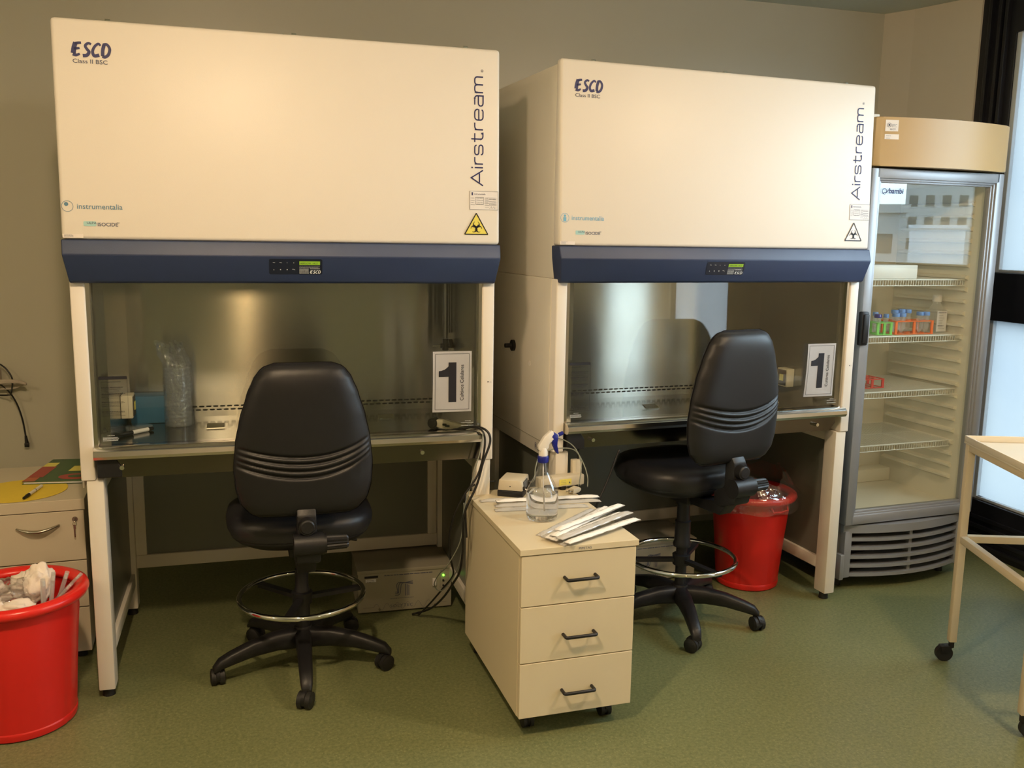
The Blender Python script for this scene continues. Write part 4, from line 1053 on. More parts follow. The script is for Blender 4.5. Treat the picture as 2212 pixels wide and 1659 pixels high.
fixn(bm); obj('inner_liner', bm, 'fridge_in', t, True, auto=30)
# header, curved in plan
def bow(k, bulge): return -bulge * (1 - (2 * k - 1) ** 2)
def bowed(bm, x0, x1, z0, z1, yb_, yf, bulge, n=20, bev=0):
    pts = [(x0 + (x1 - x0) * i / n, yf + bow(i / n, bulge)) for i in range(n + 1)] + [(x1, yb_), (x0, yb_)]
    prism(bm, pts, z0, z1, lambda a, b, d: (a, b, d), bev)
bm = B(); bowed(bm, -.004, FW + .004, 1.812, 2.004, .50, .0, .050, 24, .006); fixn(bm); hd = obj('header', bm, 'fridge_gold', t, True, auto=35)
bm = B(); 
def hp(x, z, k=1): return Vector((x, .0 + bow((x + .004) / (FW + .008), .050) - .001 * k, z))
class PH(Plane):
    def p(s, a, b, k=1.0): return hp(a, b, k)
ph = PH((0, 0, 0), (1, 0, 0), (0, 0, 1))
bm.free(); bm = B(); rect(bm, ph, .034, 1.948, .088, 1.992); s1 = obj('round_seal_sticker', bm, 'sticker', t)
bm = B(); stroke(bm, ph, arc(.049, 1.972, .008, 0, 360, 20), .0016, 2); disc(bm, ph, .049, 1.972, .004, 2); lines(bm, ph, .060, 1.966, .082, 1.976, 3, .002, .3, 2); text(bm, ph, '90777', .052, 1.952, .010, k=2); obj('seal_print', bm, 'ink_grey', s1)
bm = B(); rect(bm, ph, .034, 1.917, .093, 1.937); s2 = obj('inventory_sticker', bm, 'sticker', t)
bm = B(); lines(bm, ph, .040, 1.922, .062, 1.931, 2, .0015, .4, 2); obj('small_print', bm, 'ink_grey', s2)
# door
bm = B()
def dframe(bm, x0, x1, z0, z1, w, y0, y1, bev=.004):
    for a in ((x0, x0 + w, z0, z1), (x1 - w, x1, z0, z1)): box(bm, a[0], a[1], y0, y1, a[2], a[3], bev)
    for a in ((z0, z0 + w), (z1 - w, z1)): box(bm, x0 + w * .6, x1 - w * .6, y0, y1, a[0], a[1], bev)
dframe(bm, .0, FW, .305, 1.805, .040, .0, .050); dframe(bm, .030, FW - .030, .335, 1.775, .018, .008, .045, .003); dframe(bm, .044, FW - .040, .347, 1.765, .016, .016, .045, .003)
df = obj('door', bm, 'fridge_grey', t, True, auto=40)
bm = B(); box(bm, .055, FW - .050, .024, .028, .355, 1.755); obj('glass_pane', bm, 'glass_fridge', df)
pg = Plane((0, .024, 0), (1, 0, 0), (0, 0, 1), .0008)
bm = B(); text(bm, pg, 'bambi', .108, 1.708, .030, 1.05, bold=.03); stroke(bm, pg, arc(.086, 1.715, .011, -40, 300, 16), .003); stroke(bm, pg, [(.080, 1.708), (.098, 1.712), (.106, 1.722)], .003)
obj('glass_lettering', bm, 'ink_navy', df)
bm = B(); box(bm, -.010, .026, -.016, .010, 1.085, 1.225, .006); box(bm, -.004, .020, -.024, -.016, 1.095, 1.215, .003); obj('door_handle', bm, 'black_plastic', df, True, auto=40)
# louvred grille below, bowed forward
bm = B(); bowed(bm, .018, FW - .018, .262, .298, .09, .030, .060, 24, .004)
for i in range(5):
    z = .064 + i * .040; bowed(bm, .030, FW - .03, z, z + .014, .055, .032, .060, 24, .003)
for x in (.024, FW - .052): box(bm, x - .004, x + .034, .020, .07, .060, .270, .004)
box(bm, FW / 2 - .008, FW / 2 + .008, -.012, .05, .066, .27)
box(bm, -.002, .020, .012, .075, .055, .170, .005)
fixn(bm); obj('louvre_grille', bm, 'fridge_grey', t, True, auto=35)
bm = B(); box(bm, .034, FW - .034, .062, .074, .058, .262); obj('grille_backing', bm, 'dark', t)
for x in (.06, FW - .06):
    for y in (.10, .55):
        bm = B(); cyl(bm, (x, y, 0), (x, y, .058), .018, seg=16); obj('foot', bm, 'black_rubber', t, True, auto=40)
bm = B(); box(bm, .048, .60, .078, .080, .028, .046); bm.free()
SH = (1.350, 1.103, .858, .618)
for z in SH:
    bm = B(); x0, x1, y0, y1 = .046, FW - .046, .115, .530
    tube(bm, [(x0, y0, z), (x1, y0, z)], .0035, 8); tube(bm, [(x0, y1, z), (x1, y1, z)], .003, 6); tube(bm, [(x0, (y0 + y1) / 2, z - .003), (x1, (y0 + y1) / 2, z - .003)], .003, 6)
    tube(bm, [(x0, y0, z), (x0, y1, z)], .003, 6); tube(bm, [(x1, y0, z), (x1, y1, z)], .003, 6); tube(bm, [(x0, y0, z - .026), (x1, y0, z - .026)], .0022, 6)
    n = 44
    for i in range(n + 1):
        x = x0 + (x1 - x0) * i / n; tube(bm, [(x, y0, z - .026), (x, y0 - .001, z - .001), (x, y0 + .004, z + .001), (x, y1, z + .001)], .0014, 5)
    obj('wire_shelf', bm, 'wire', t)
# fridge contents
S2 = SH[1] + .003
def rack(name_mat, x0, x1, y0, y1, z, h, label, group=None):
    t = local('tube_rack', FR, (x0 + x1) / 2, (y0 + y1) / 2, z, 0, label, 'rack', group); a, b = (x1 - x0) / 2, (y1 - y0) / 2
    bm = B()
    nx, ny = max(2, int(a * 2 / .036)), 2
    for i in range(nx + 1): box(bm, -a + i * 2 * a / nx - .003, -a + i * 2 * a / nx + .003, -b, b, h - .004, h)
    for j in range(ny + 1): box(bm, -a, a, -b + j * b - .003, -b + j * b + .003, h - .004, h)
    obj('top_grid', bm, name_mat, t)
    bm = B(); 
    for i in range(nx + 1): box(bm, -a + i * 2 * a / nx - .003, -a + i * 2 * a / nx + .003, -b, b, 0, .003)
    for j in range(ny + 1): box(bm, -a, a, -b + j * b - .003, -b + j * b + .003, 0, .003)
    obj('bottom_grid', bm, name_mat, t)
    bm = B()
    for sx in (-1, 0, 1):
        for sy in (-1, 1):
            x, y = sx * (a - .004), sy * (b - .003); box(bm, x - .006, x + .006, y - .003, y + .003, .003, h - .004)
    obj('posts', bm, name_mat, t); return t
rack('green_rack', .225, .305, .155, .245, S2, .055, 'green tube rack at the left end of the second fridge shelf')
rack('orange_rack', .325, .535, .155, .245, S2, .060, 'orange tube rack in the middle of the second fridge shelf')
def ctube(x, y, h, r, label, cap):
    t = local('centrifuge_tube', FR, x, y, S2 + .0035, 0, label, 'tube', 'capped tubes on the second fridge shelf')
    bm = B(); lathe(bm, [(.001, 0), (r * .5, .008), (r, .020), (r, h - .012)], seg=18, capt=False); obj('tube_body', bm, 'tube', t, True)
    bm = B(); lathe(bm, [(r * 1.15, h - .014), (r * 1.15, h), (r * 1.05, h + .002)], seg=20); obj('cap', bm, cap, t, True, auto=40)
    return t
TL = [(.243, .178, .085, .014, 'violet-blue capped tube at the front of the green rack', 'blue_trigger'), (.268, .222, .090, .0105, 'light blue capped tube at the back of the green rack', 'cap_blue'), (.288, .178, .085, .010, 'light blue capped tube in the green rack nearest the orange rack', 'cap_blue'),
      (.343, .178, .088, .014, 'frontmost capped tube at the left end of the orange rack', 'cap_blue'), (.378, .178, .088, .014, 'second capped tube along the front of the orange rack', 'cap_blue'), (.375, .222, .098, .014, 'blue capped tube at the back left of the orange rack', 'cap_blue'),
      (.413, .222, .102, .014, 'tallest blue capped tube at the back of the orange rack', 'cap_blue'), (.448, .222, .100, .014, 'blue capped tube at the back right of the orange rack', 'cap_blue'), (.478, .178, .092, .014, 'capped tube third along the front of the orange rack', 'cap_blue'), (.512, .178, .092, .014, 'capped tube at the right front end of the orange rack', 'cap_blue')]
for a in TL: ctube(*a)
t = local('reagent_bottle', FR, .605, .215, S2, 0, 'clear square reagent bottle with a white label on the second fridge shelf', 'bottle')
bm = B(); box(bm, -.036, .036, -.036, .036, .001, .105, .010, 3); lathe(bm, [(.034, .106), (.020, .128), (.017, .136), (.017, .142)], seg=24); obj('glass_body', bm, 'tube', t, True, auto=40)
bm = B(); lathe(bm, [(.020, .140), (.020, .168), (.018, .170)], seg=28); obj('cap', bm, 'white_plastic', t, True, auto=40)
bm = B(); box(bm, -.028, .028, -.0375, -.0365, .006, .100); lb_ = obj('label', bm, 'paper', t)
pq = Plane((0, -.0375, 0), (1, 0, 0), (0, 0, 1), .0006); bm = B(); lines(bm, pq, -.022, .090, .022, .094, 1, .004, 0); lines(bm, pq, -.018, .020, .020, .080, 9, .0015, .5); lines(bm, pq, -.022, .030, .016, .034, 1, .003, 0); obj('label_print', bm, 'ink_grey', lb_)
bm = B(); box(bm, .115, .405, .14, .34, SH[0] + .003, SH[0] + .062, .002)
solo('storage_box', bm, 'white_plastic', FR, SH[0] + .003, 'flat white box on the top shelf of the fridge', 'box', None, True, 40, (.26, .24))
rack('red_rack', .20, .325, .20, .30, SH[2] + .003, .042, 'red tube rack on the third fridge shelf')
bm = B(); box(bm, .04, .10, .10, .30, 2.006, 2.030, .003)
solo('flat_box', bm, 'cream_side', FR, 2.006, 'small pale box lying on the fridge header near the cabinet', 'box', None, True, 40, (.07, .2))

# ================================================================ TROLLEY (right edge)
TR = (1.605, 3.140, -.045)
t = thing('steel_trolley', TR, 'cream enamelled trolley with a lipped tray and open lower frame, right edge', 'trolley')
LW, LD, TH, lg_ = .62, .515, .835, .026
for (x, y) in ((0, 0), (0, -LD), (LW, 0), (LW, -LD)):
    bm = B(); box(bm, x, x + lg_, y - lg_, y, .078, TH - .022, .002); L_ = obj('leg', bm, 'trolley', t, True, auto=40)
    bm = B(); cx_, cy_ = x + lg_ / 2 + (-.018 if y == 0 else .030), y - lg_ / 2 + .006
    cyl(bm, (x + lg_ / 2, y - lg_ / 2, .055), (x + lg_ / 2, y - lg_ / 2, .080), .010, seg=14); prism(bm, [(-.016, .028), (-.020, .058), (.022, .062), (.012, .030)], -.014, .014, lambda a, b, d: (cx_ + a, cy_ + d, b), .002); fixn(bm); cs = obj('caster', bm, 'black_plastic', t, True, auto=40)
    bm = B(); cyl(bm, (cx_ - .004, cy_ - .009, .030), (cx_ - .004, cy_ + .009, .030), .030, seg=26); obj('wheel', bm, 'black_rubber', cs, True, auto=40)
for z0 in (.455, TH - .045):
    for (x0, x1, y0, y1) in ((0.001, lg_ - .001, -LD, -lg_), (LW + .001, LW + lg_ - .001, -LD, -lg_), (lg_, LW, -lg_ + .001, -.001), (lg_, LW, -LD - lg_ + .001, -LD - .001)):
        bm = B(); box(bm, x0, x1, y0, y1, z0, z0 + .025, .0015); obj('frame_rail', bm, 'trolley', t, True, auto=40)
bm = B(); o_ = .004
box(bm, -o_, LW + lg_ + o_, -LD - lg_ - o_, o_, TH - .022, TH - .016, .001)
for (x0, x1, y0, y1) in ((-o_, -o_ + .006, -LD - lg_ - o_, o_), (LW + lg_ + o_ - .006, LW + lg_ + o_, -LD - lg_ - o_, o_), (-o_, LW + lg_ + o_, o_ - .006, o_), (-o_, LW + lg_ + o_, -LD - lg_ - o_, -LD - lg_ - o_ + .006)):
    box(bm, x0, x1, y0, y1, TH - .016, TH + .006, .0015)
obj('lipped_tray', bm, 'tray', t, True, auto=40)
bm = B(); box(bm, .17, .24, -.28, -.22, TH - .0155, TH + .020, .003)
o = solo('small_carton', bm, 'dark_brown', TR, TH - .0155, 'small dark brown printed carton on the trolley tray at the picture edge', 'carton', None, True, 40, (.2, -.25))
bm = B(); pq = Plane((-.0302, 0, .0), (0, -1, 0), (0, 0, 1), .0005); stroke(bm, pq, arc(0, .018, .010, 0, 360, 18), .002); rect(bm, pq, -.005, .013, .005, .023)
obj('carton_print', bm, 'sticker', o)

# ================================================================ FILE CABINET (left)
FP = (-1.475, 3.035, .330)
t = thing('filing_cabinet', FP, 'beige drawer cabinet with a curved metal handle and a key, left edge', 'drawer unit')
bm = B(); box(bm, -.43, -.002, .020, .52, .030, .550, .001); obj('carcass', bm, 'file', t)
bm = B(); box(bm, -.434, .003, -.002, .523, .552, .590, .0015); obj('top_board', bm, 'file', t)
for i, (z0, z1) in enumerate(((.372, .549), (.200, .368), (.034, .196))):
    bm = B(); box(bm, -.430, -.001, .0, .018, z0, z1, .0015); dr = obj('drawer', bm, 'file', t)
    zc = z0 + .128
    bm = B(); pts = [(-.212 + .133 * k / 12, -.004 - .020 * sin(pi * k / 12), zc - .012 * sin(pi * k / 12) + .004 * k / 12) for k in range(13)]
    tube(bm, pts, lambda q: .0028 + .0030 * sin(pi * q), 10, sx=1.4); fixn(bm); obj('bow_handle', bm, 'key_metal', dr, True)
    if i == 0:
        bm = B(); cyl(bm, (-.030, 0, .520), (-.030, -.004, .520), .009, seg=20); lk = obj('lock', bm, 'key_metal', dr, True, auto=40)
        bm = B(); box(bm, -.0305, -.0295, -.016, -.004, .512, .524); tube(bm, [(-.030 + .006 * cos(2 * pi * i / 14), -.012, .506 + .009 * sin(2 * pi * i / 14)) for i in range(14)], .0008, 6, True); box(bm, -.033, -.029, -.013, -.0115, .458, .500); box(bm, -.034, -.027, -.0135, -.0115, .487, .502)
        obj('hanging_key', bm, 'key_metal', lk, True, auto=40)
for x in (-.40, -.04):
    for y in (.05, .48):
        bm = B(); cyl(bm, (x, y, 0), (x, y, .031), .018, seg=14); obj('foot', bm, 'black_rubber', t, True, auto=40)
FT = .5905
# yellow sheet, pen, magazine on it
g = (-1.735, 3.115)
bm = B(); lathe(bm, [(.152, 0), (.152, .0005)], seg=48)
M_['yellow_paper'] = pm('yellow_paper', (.80, .60, .06), .7, var=.04, scale=30)
o = obj('paper_sheet', bm, 'yellow_paper', None); o.location = (g[0], g[1], FT + .0006); o['label'] = 'round yellow sheet of paper under the pen on the filing cabinet'; o['category'] = 'paper'
MG = (-1.770, 3.190, .16)
t = local('magazine', MG, 0, 0, FT + .0012, 0, 'thick magazine with a green, red and yellow cover on the filing cabinet', 'magazine')
bm = B(); box(bm, .004, .290, .004, .336, .0012, .0085, .001); obj('page_block', bm, 'paper', t)
M_['cover_green'] = pm('green_cover', (.035, .105, .030), .35, var=.1, scale=12)
M_['cover_red'] = pm('red_cover_print', (.40, .045, .035), .35, var=.1, scale=12)
M_['cover_orange'] = pm('orange_cover_print', (.50, .13, .05), .35, var=.1, scale=12)
bm = B(); box(bm, 0, .292, 0, .340, 0, .001); box(bm, 0, .292, 0, .340, .0088, .0100, .0003); cv = obj('cover', bm, 'cover_green', t)
pm_ = Plane((0, 0, .0100), (1, 0, 0), (0, 1, 0), .0005)
bm = B(); poly(bm, pm_, [(.0, .06), (.052, .06), (.052, .22), (0, .22)]); poly(bm, pm_, arc(.165, .065, .060, 0, 342, 24, .042)); obj('red_print', bm, 'cover_red', cv)
bm = B(); rect(bm, pm_, .0, .22, .045, .28); rect(bm, pm_, .115, .145, .292, .225, 1.2); obj('yellow_print', bm, 'yellow', cv)
bm = B(); poly(bm, pm_, [(.15, .25), (.292, .22), (.292, .33), (.19, .33)]); rect(bm, pm_, 0, .002, .042, .058); obj('orange_print', bm, 'cover_orange', cv)
bm = B(); poly(bm, pm_, [(.16, .16), (.205, .16), (.210, .175), (.165, .175)], 2); poly(bm, pm_, [(.17, .195), (.21, .195), (.215, .21), (.175, .21)], 2); poly(bm, pm_, arc(.165, .068, .028, 0, 342, 20, .020), 2); obj('dark_print', bm, 'cover_green', cv)
pa, pb = Vector((-1.663, 3.000, FT + .007)), Vector((-1.682, 3.158, FT + .007))
t = bpy.data.objects.new('marker_pen', None); C.objects.link(t); t.location = pa; OFF[t.name] = tuple(pa); t['label'] = 'white pen with a black grip lying on the yellow sheet'; t['category'] = 'pen'
d = (pb - pa)
bm = B(); cyl(bm, pa + d * .28, pb, .0058, seg=16); obj('barrel', bm, 'white_plastic', t, True, auto=40)
bm = B(); cyl(bm, pa + d * .18, pa + d * .30, .0062, seg=16); cyl(bm, pa + d * .02, pa + d * .18, .0045, .0058, 16); cyl(bm, pa, pa + d * .03, .001, .0045, 12); cyl(bm, pa + d * .62, pa + d * .64, .0062, seg=16); obj('grip', bm, 'black_plastic', t, True, auto=40)

# ================================================================ WALL CABLES (left)
W_ = WY
def cable(name, pts, r, mat, label, cat='cable', pose=ROOM, group=None, n=8):
    P = [glob(p, pose) for p in pts]; g = min(P, key=lambda p: p.z).copy()
    bm = B(); tube(bm, [p - g for p in catmull(P, n)], r, 10); fixn(bm)
    o = obj(name, bm, mat, None, True); o.location = g; o['label'] = label; o['category'] = cat
    if group: o['group'] = group
    return o
t = thing('wall_socket', ROOM, 'pale cable socket box on the wall at the left edge', 'socket', None, .846)
bm = B(); box(bm, -.565, -.491, W_ - .030, W_, .846, .921, .004); obj('socket_box', bm, 'cable_white', t, True, auto=40)
bm = B(); box(bm, -.535, -.513, W_ - .032, W_ - .029, .872, .895); obj('socket_face', bm, 'ink_grey', t)
t = thing('cable_coil', ROOM, 'flattened grey cable coil sticking out from the wall socket', 'cable', None, .84)
for q in range(4):
    dz = .0048 * q
    bm = B(); tube(bm, catmull([(-.62, W_ - .05, .859 + dz), (-.53, W_ - .07, .862 + dz), (-.445, W_ - .08, .871 + dz * .6), (-.405, W_ - .07, .865 + dz * .4), (-.387, W_ - .065, .858 + dz * .2), (-.405, W_ - .04, .857 - dz * .3), (-.445, W_ - .035, .852 - dz), (-.53, W_ - .03, .850 - dz), (-.62, W_ - .03, .848 - dz)], 8), .0044, 8); fixn(bm); obj('loop', bm, 'cable_white', t, True)
cable('loose_cable', [(-.487, W_ - .03, .942), (-.462, W_ - .04, .921), (-.441, W_ - .05, .884), (-.434, W_ - .09, .852), (-.441, W_ - .09, .825), (-.462, W_ - .05, .812), (-.52, W_ - .02, .809)], .0034, 'cable', 'black cord looping down around the grey cable coil on the wall')
t = thing('hanging_cord', ROOM, 'black cord hanging down the wall with a small plug on its end', 'cable', None, .578)
bm = B(); tube(bm, catmull([(-.52, W_ - .03, .860), (-.483, W_ - .035, .850), (-.452, W_ - .03, .809), (-.431, W_ - .025, .756), (-.418, W_ - .02, .692), (-.411, W_ - .02, .623)], 8), .0034, 8); fixn(bm); obj('cord', bm, 'cable', t, True)
bm = B(); cyl(bm, (-.411, W_ - .02, .628), (-.409, W_ - .02, .596), .0048, .008, 12); box(bm, -.418, -.400, W_ - .028, W_ - .012, .578, .597, .003); obj('plug', bm, 'cable', t, True, auto=40)

# ================================================================ VOLTAGE STABILISERS under the cabinets
def stabiliser(pose, w, label, cover=False):
    t = thing('voltage_stabiliser', pose, label, 'power unit', 'grey voltage stabilisers on the floor', 0.008)
    h = .182; d = .27
    bm = B(); box(bm, 0, w, .002, d, .008, h, .002); box(bm, -.003, w + .003, -.002, d + .001, h - .012, h + .003, .002); obj('casing', bm, 'beige_dark', t, True, auto=40)
    for x in (.02, w - .02):
        for y in (.03, d - .03):
            bm = B(); cyl(bm, (x, y, 0), (x, y, .009), .012, seg=12); obj('foot', bm, 'black_rubber', t, True, auto=40)
    pl = Plane((0, .002, 0), (1, 0, 0), (0, 0, 1), .0009)
    bm = B(); cx_ = .178
    for k in range(3):
        o = .0068 * k; q = .045 - .0  # nested S and T strokes
        stroke(bm, pl, [(cx_ - .030, .072 + o)] + [(cx_ - .022, .072 + o)] + arc(cx_ - .020, .083 , .011 - o + .0001 if k < 2 else .0012, -90, 0, 6) + arc(cx_ + .004 - o, .112 - .0, .010 + o * .3, 180, 90, 6) + [(cx_ + .042, .128 - o * .9)], .0030)
        stroke(bm, pl, [(cx_ + .012 + o, .068), (cx_ + .012 + o, .118 - .003 * k)], .0030)
    lines(bm, pl, cx_ - .05, .060, cx_ + .045, .060, 1, .0018, 0)
    lines(bm, pl, .105, .160, .300, .160, 1, .0035, 0)
    obj('logo_print', bm, 'ink_grey', t); bm = B()
    text(bm, pl, 'SOLYTEC', .128, .022, .0175, 1.15, spacing=1.15)
    for i in range(24):
        f = lambda s: .028 + .014 * sin(s * 2.1) * (1 if 3 < s < 21 else 0)
        x0, x1 = .020 + i * (w - .04) / 24, .020 + (i + 1) * (w - .04) / 24
        for j in range(3):
            a, b = i + j / 3, i + (j + 1) / 3; stroke(bm, pl, [(x0 + (x1 - x0) * j / 3, f(a)), (x0 + (x1 - x0) * (j + 1) / 3, f(b))], .0008)
    obj('name_print', bm, 'ink_grey', t)
    bm = B(); rect(bm, pl, .030, .135, .072, .148); sk = obj('asset_sticker', bm, 'paper', t); bm = B(); lines(bm, pl, .036, .138, .066, .144, 2, .0022, .1, 2); obj('sticker_print', bm, 'ink_grey', sk)
    bm = B(); rect(bm, pl, .026, .152, .080, .161); sk = obj('name_strip', bm, 'ink_black', t)
    bm = B(); box(bm, .300, .316, -.006, .003, .100, .132, .002); box(bm, .303, .313, -.010, -.005, .104, .115, .001); obj('mains_switch', bm, 'white_plastic', t, True, auto=40)
    for i in range(3):
        bm = B(); cyl(bm, (.345, .003, .142 - .022 * i), (.345, -.003, .142 - .022 * i), .004, seg=14); obj('indicator_lamp', bm, 'led' if i == 0 else 'ink_black', t, True, auto=40)
    for x in (.085, .31):
        bm = B(); cyl(bm, (x, .003, .018), (x, -.002, .018), .0045, seg=12); obj('screw', bm, 'key_metal', t, True, auto=40)
    bm = B()
    for q in (((.332, .090), (.370, .090)), ((.332, .090), (.332, .162)), ((.332, .162), (.370, .162))): stroke(bm, pl, q, .0008)
    lines(bm, pl, .352, .097, .366, .143, 3, .002, .3); obj('panel_lines', bm, 'ink_grey', t)
    return t
stabiliser((-.600, 3.443, .262), .378, 'grey metal voltage stabiliser with a lit green lamp, under the left cabinet')
stabiliser((.465, 3.800, .330), .395, 'grey metal voltage stabiliser on the floor under the right cabinet')

# ================================================================ CORDS from the left cabinet
cable('black_power_cord', [(1.190, 0.100, 0.826), (1.250, 0.055, 0.848), (1.292, -0.012, 0.852), (1.308, -0.030, 0.815), (1.282, -0.035, 0.740), (1.260, -0.035, 0.660), (1.217, -0.035, 0.560), (1.217, -0.020, 0.440), (1.217, 0.020, 0.340), (1.213, 0.120, 0.250), (1.205, 0.260, 0.140), (1.180, 0.380, 0.050), (1.120, 0.440, 0.008)], .0042, 'cable', 'black power cord hanging in an S from the left cabinet edge to the floor')
cable('looping_black_cord', [(1.200, 0.090, 0.822), (1.255, 0.050, 0.846), (1.282, -0.010, 0.849), (1.290, -0.026, 0.800), (1.265, -0.034, 0.700), (1.217, -0.034, 0.630), (1.187, -0.020, 0.560), (1.173, 0.000, 0.470), (1.183, 0.020, 0.380), (1.205, 0.080, 0.300), (1.190, 0.200, 0.200), (1.170, 0.320, 0.100), (1.140, 0.420, 0.010)], .0036, 'cable', 'thinner black cord beside the main one, looping left under the cabinet edge')
cable('grey_thin_cord', [(1.210, 0.080, 0.820), (1.262, 0.040, 0.845), (1.284, -0.014, 0.846), (1.272, -0.030, 0.780), (1.244, -0.034, 0.680), (1.217, -0.034, 0.580), (1.207, -0.020, 0.460), (1.170, 0.020, 0.360), (1.158, 0.100, 0.300), (1.152, 0.160, 0.240), (1.172, 0.180, 0.205), (1.190, 0.140, 0.230), (1.213, 0.040, 0.340), (1.219, -0.010, 0.460), (1.217, -0.030, 0.600)], .0020, 'cable_grey', 'thin grey cord tangled with the black cords beside the drawer pedestal')
cable('adapter_lead', [(-.030, .505, .480), (-.030, .525, .575), (-.012, .575, .628), (.050, .610, .642), (.105, .622, .640)], .0034, 'cable', 'black lead running over the pedestal corner into the adapter box', pose=D)
cable('charger_lead', [(.222, .585, .640), (.222, .535, .660), (.236, .560, .700), (.262, .585, .735), (.320, .60, .752), (.395, .60, .745), (.425, .58, .70), (.432, .55, .655), (.425, .53, .622)], .0022, 'cable_grey', 'thin dark lead arching from the adapter over the power strip', pose=D)
cable('green_lead', [(.300, .61, .79), (.35, .61, .785), (.395, .590, .755), (.410, .560, .70), (.395, .54, .625)], .0020, 'cable_grey', 'thin lead arching down behind the spray trigger', pose=D)
cable('white_lead', [(.178, .512, .638), (.200, .490, .628), (.236, .455, .612), (.250, .430, .6095)], .0018, 'white_plastic', 'short white lead from the adapter box to behind the bottle', pose=D)
for i, (a, b_, lb) in enumerate([((.110, .03, .742), (.100, .04, .42), 'black cable hanging straight from the right cabinet tray behind the spray bottle'), ((.262, .0, .735), (.170, -.01, .53), 'black cable slanting down to the left beside the turned chair seat')]):
    pa_, pb_ = Vector(a), Vector(b_); mid = pa_.lerp(pb_, .5) + Vector((.004, 0, 0))
    cable('black_cable', [tuple(pa_), tuple(mid), tuple(pb_), tuple(pb_ + Vector((-.01, .05, -.09)))], .0042, 'cable', lb, pose=CR)

# ================================================================ IN THE LEFT CABINET
DK = .8156
bagc = (.272, .455)
dish_labels = ['lowest', 'second', 'third', 'fourth', 'fifth', 'sixth', 'seventh', 'eighth', 'ninth', 'tenth', 'eleventh', 'twelfth', 'thirteenth', 'topmost']
def petri(x, y, z, label, group):
    t = local('petri_dish', CL, x, y, z, 0, label, 'petri dish', group)
    bm = B(); lathe(bm, [(.0425, .0), (.0430, .0015), (.0430, .0115)], seg=36, capt=False); obj('dish_base', bm, 'plastic_clear', t, True, auto=40)
    bm = B(); lathe(bm, [(.0450, .0045), (.0450, .0135), (.0440, .0142)], seg=36, capb=False); obj('lid', bm, 'plastic_clear', t, True, auto=40)
    return t
for i, w in enumerate(dish_labels):
    petri(bagc[0], bagc[1], DK + .001 + i * .0150, '%s petri dish from the bottom of the stack inside the clear bag' % w if w not in ('lowest', 'topmost') else '%s petri dish of the stack inside the clear bag' % w, 'petri dishes stacked in the bag')
petri(.143, .395, DK, 'single clear petri dish lying on the steel deck behind the marker', None)
from mathutils import noise
M_['bag_film'] = thin('bag_film', (.93, .94, .96), .06, 2.2, .03, haze=.10, hazecol=(.95, .96, 1.0), bump=.9, bscale=45)
def bagpt(u, v):
    a = 2 * pi * u; h = v * .300; q = max(0, (v - .74) / .26)
    c = Vector((cos(a) * 2.2, sin(a) * 2.2, v * 5)); w = noise.noise(c) * .012 + abs(noise.noise(c * 2.7)) * .008
    r = .0475 + max(-.001, w) * (.5 + 1.6 * q)
    r *= (1 - .30 * q)
    return Vector((r * cos(a) * (1 + .25 * q) - .022 * q, r * sin(a) * (1 - .72 * q), .0008 + h + .014 * noise.noise(Vector((cos(a) * 3, sin(a) * 3, 9))) * q))
t_bag = local('sample_bag', CL, bagc[0], bagc[1], DK, 0, 'tall clear plastic bag holding the stack of petri dishes', 'bag')
bm = B(); grid(bm, bagpt, 110, 90, True); obj('film', bm, 'bag_film', t_bag, True, auto=22)
bm = B(); tube(bm, [bagpt(k / 30 * .5 + .48, .70) + Vector((0, -.002, 0)) for k in range(30)], .0012, 6); obj('sealed_edge', bm, 'plastic_clear', t_bag, True)
a_, b_ = glob((.085, .275, DK + .0075), CL), glob((.190, .375, DK + .0075), CL); d = b_ - a_
t = bpy.data.objects.new('permanent_marker', None); C.objects.link(t); t.location = a_; OFF[t.name] = tuple(a_); t['label'] = 'black and white permanent marker on the left cabinet deck'; t['category'] = 'marker'
bm = B(); cyl(bm, a_ + d * .42, a_ + d * .86, .0072, seg=20); obj('barrel', bm, 'paper', t, True, auto=40)
bm = B(); cyl(bm, a_, a_ + d * .42, .0060, .0075, 20); obj('cap', bm, 'black_plastic', t, True, auto=40)
bm = B(); cyl(bm, a_ + d * .86, b_, .0074, .0055, 20); obj('end_plug', bm, 'black_plastic', t, True, auto=40)
bm = B(); box(bm, .105, .222, .500, .590, DK, DK + .100, .004)
solo('wipes_box', bm, 'blue_box', CL, DK, 'blue box standing in the back left corner behind the bag', 'box', None, True, 40, (.16, .545))
def outlet(pose, x, s, y, z, label):
    t = local('outlet_box', pose, x, y, z, 0, label, 'socket', 'beige socket boxes on the inner cabinet walls')
    bm = B(); box(bm, min(0, s * .038), max(0, s * .038), -.035, .035, -.040, .040, .003); obj('box', bm, 'beige', t, True, auto=40)
    bm = B(); box(bm, min(s * .038, s * .041), max(s * .038, s * .041), -.028, .028, -.034, .034, .001); cv_ = obj('cover_plate', bm, 'dark_brown', t)
    bm = B(); box(bm, min(s * .041, s * .043), max(s * .041, s * .043), -.012, .012, -.014, .014); obj('socket_face', bm, 'yellow', t)
outlet(CL, .0955, 1, .36, .910, 'beige socket box on the left inner wall of the left cabinet')
outlet(CR, 1.2745, -1, .36, .915, 'beige socket box on the right inner wall of the right cabinet')
t = local('gas_tap', CL, 1.252, .45, 1.075, 0, 'dark gas tap on a vertical pipe inside the left cabinet, above the sign', 'tap')
bm = B(); cyl(bm, (0, 0, .03), (0, 0, .48), .010, seg=18); cyl(bm, (.016, .02, .06), (.016, .02, .48), .006, seg=12); obj('pipe', bm, 'steel_dark', t, True, auto=40)
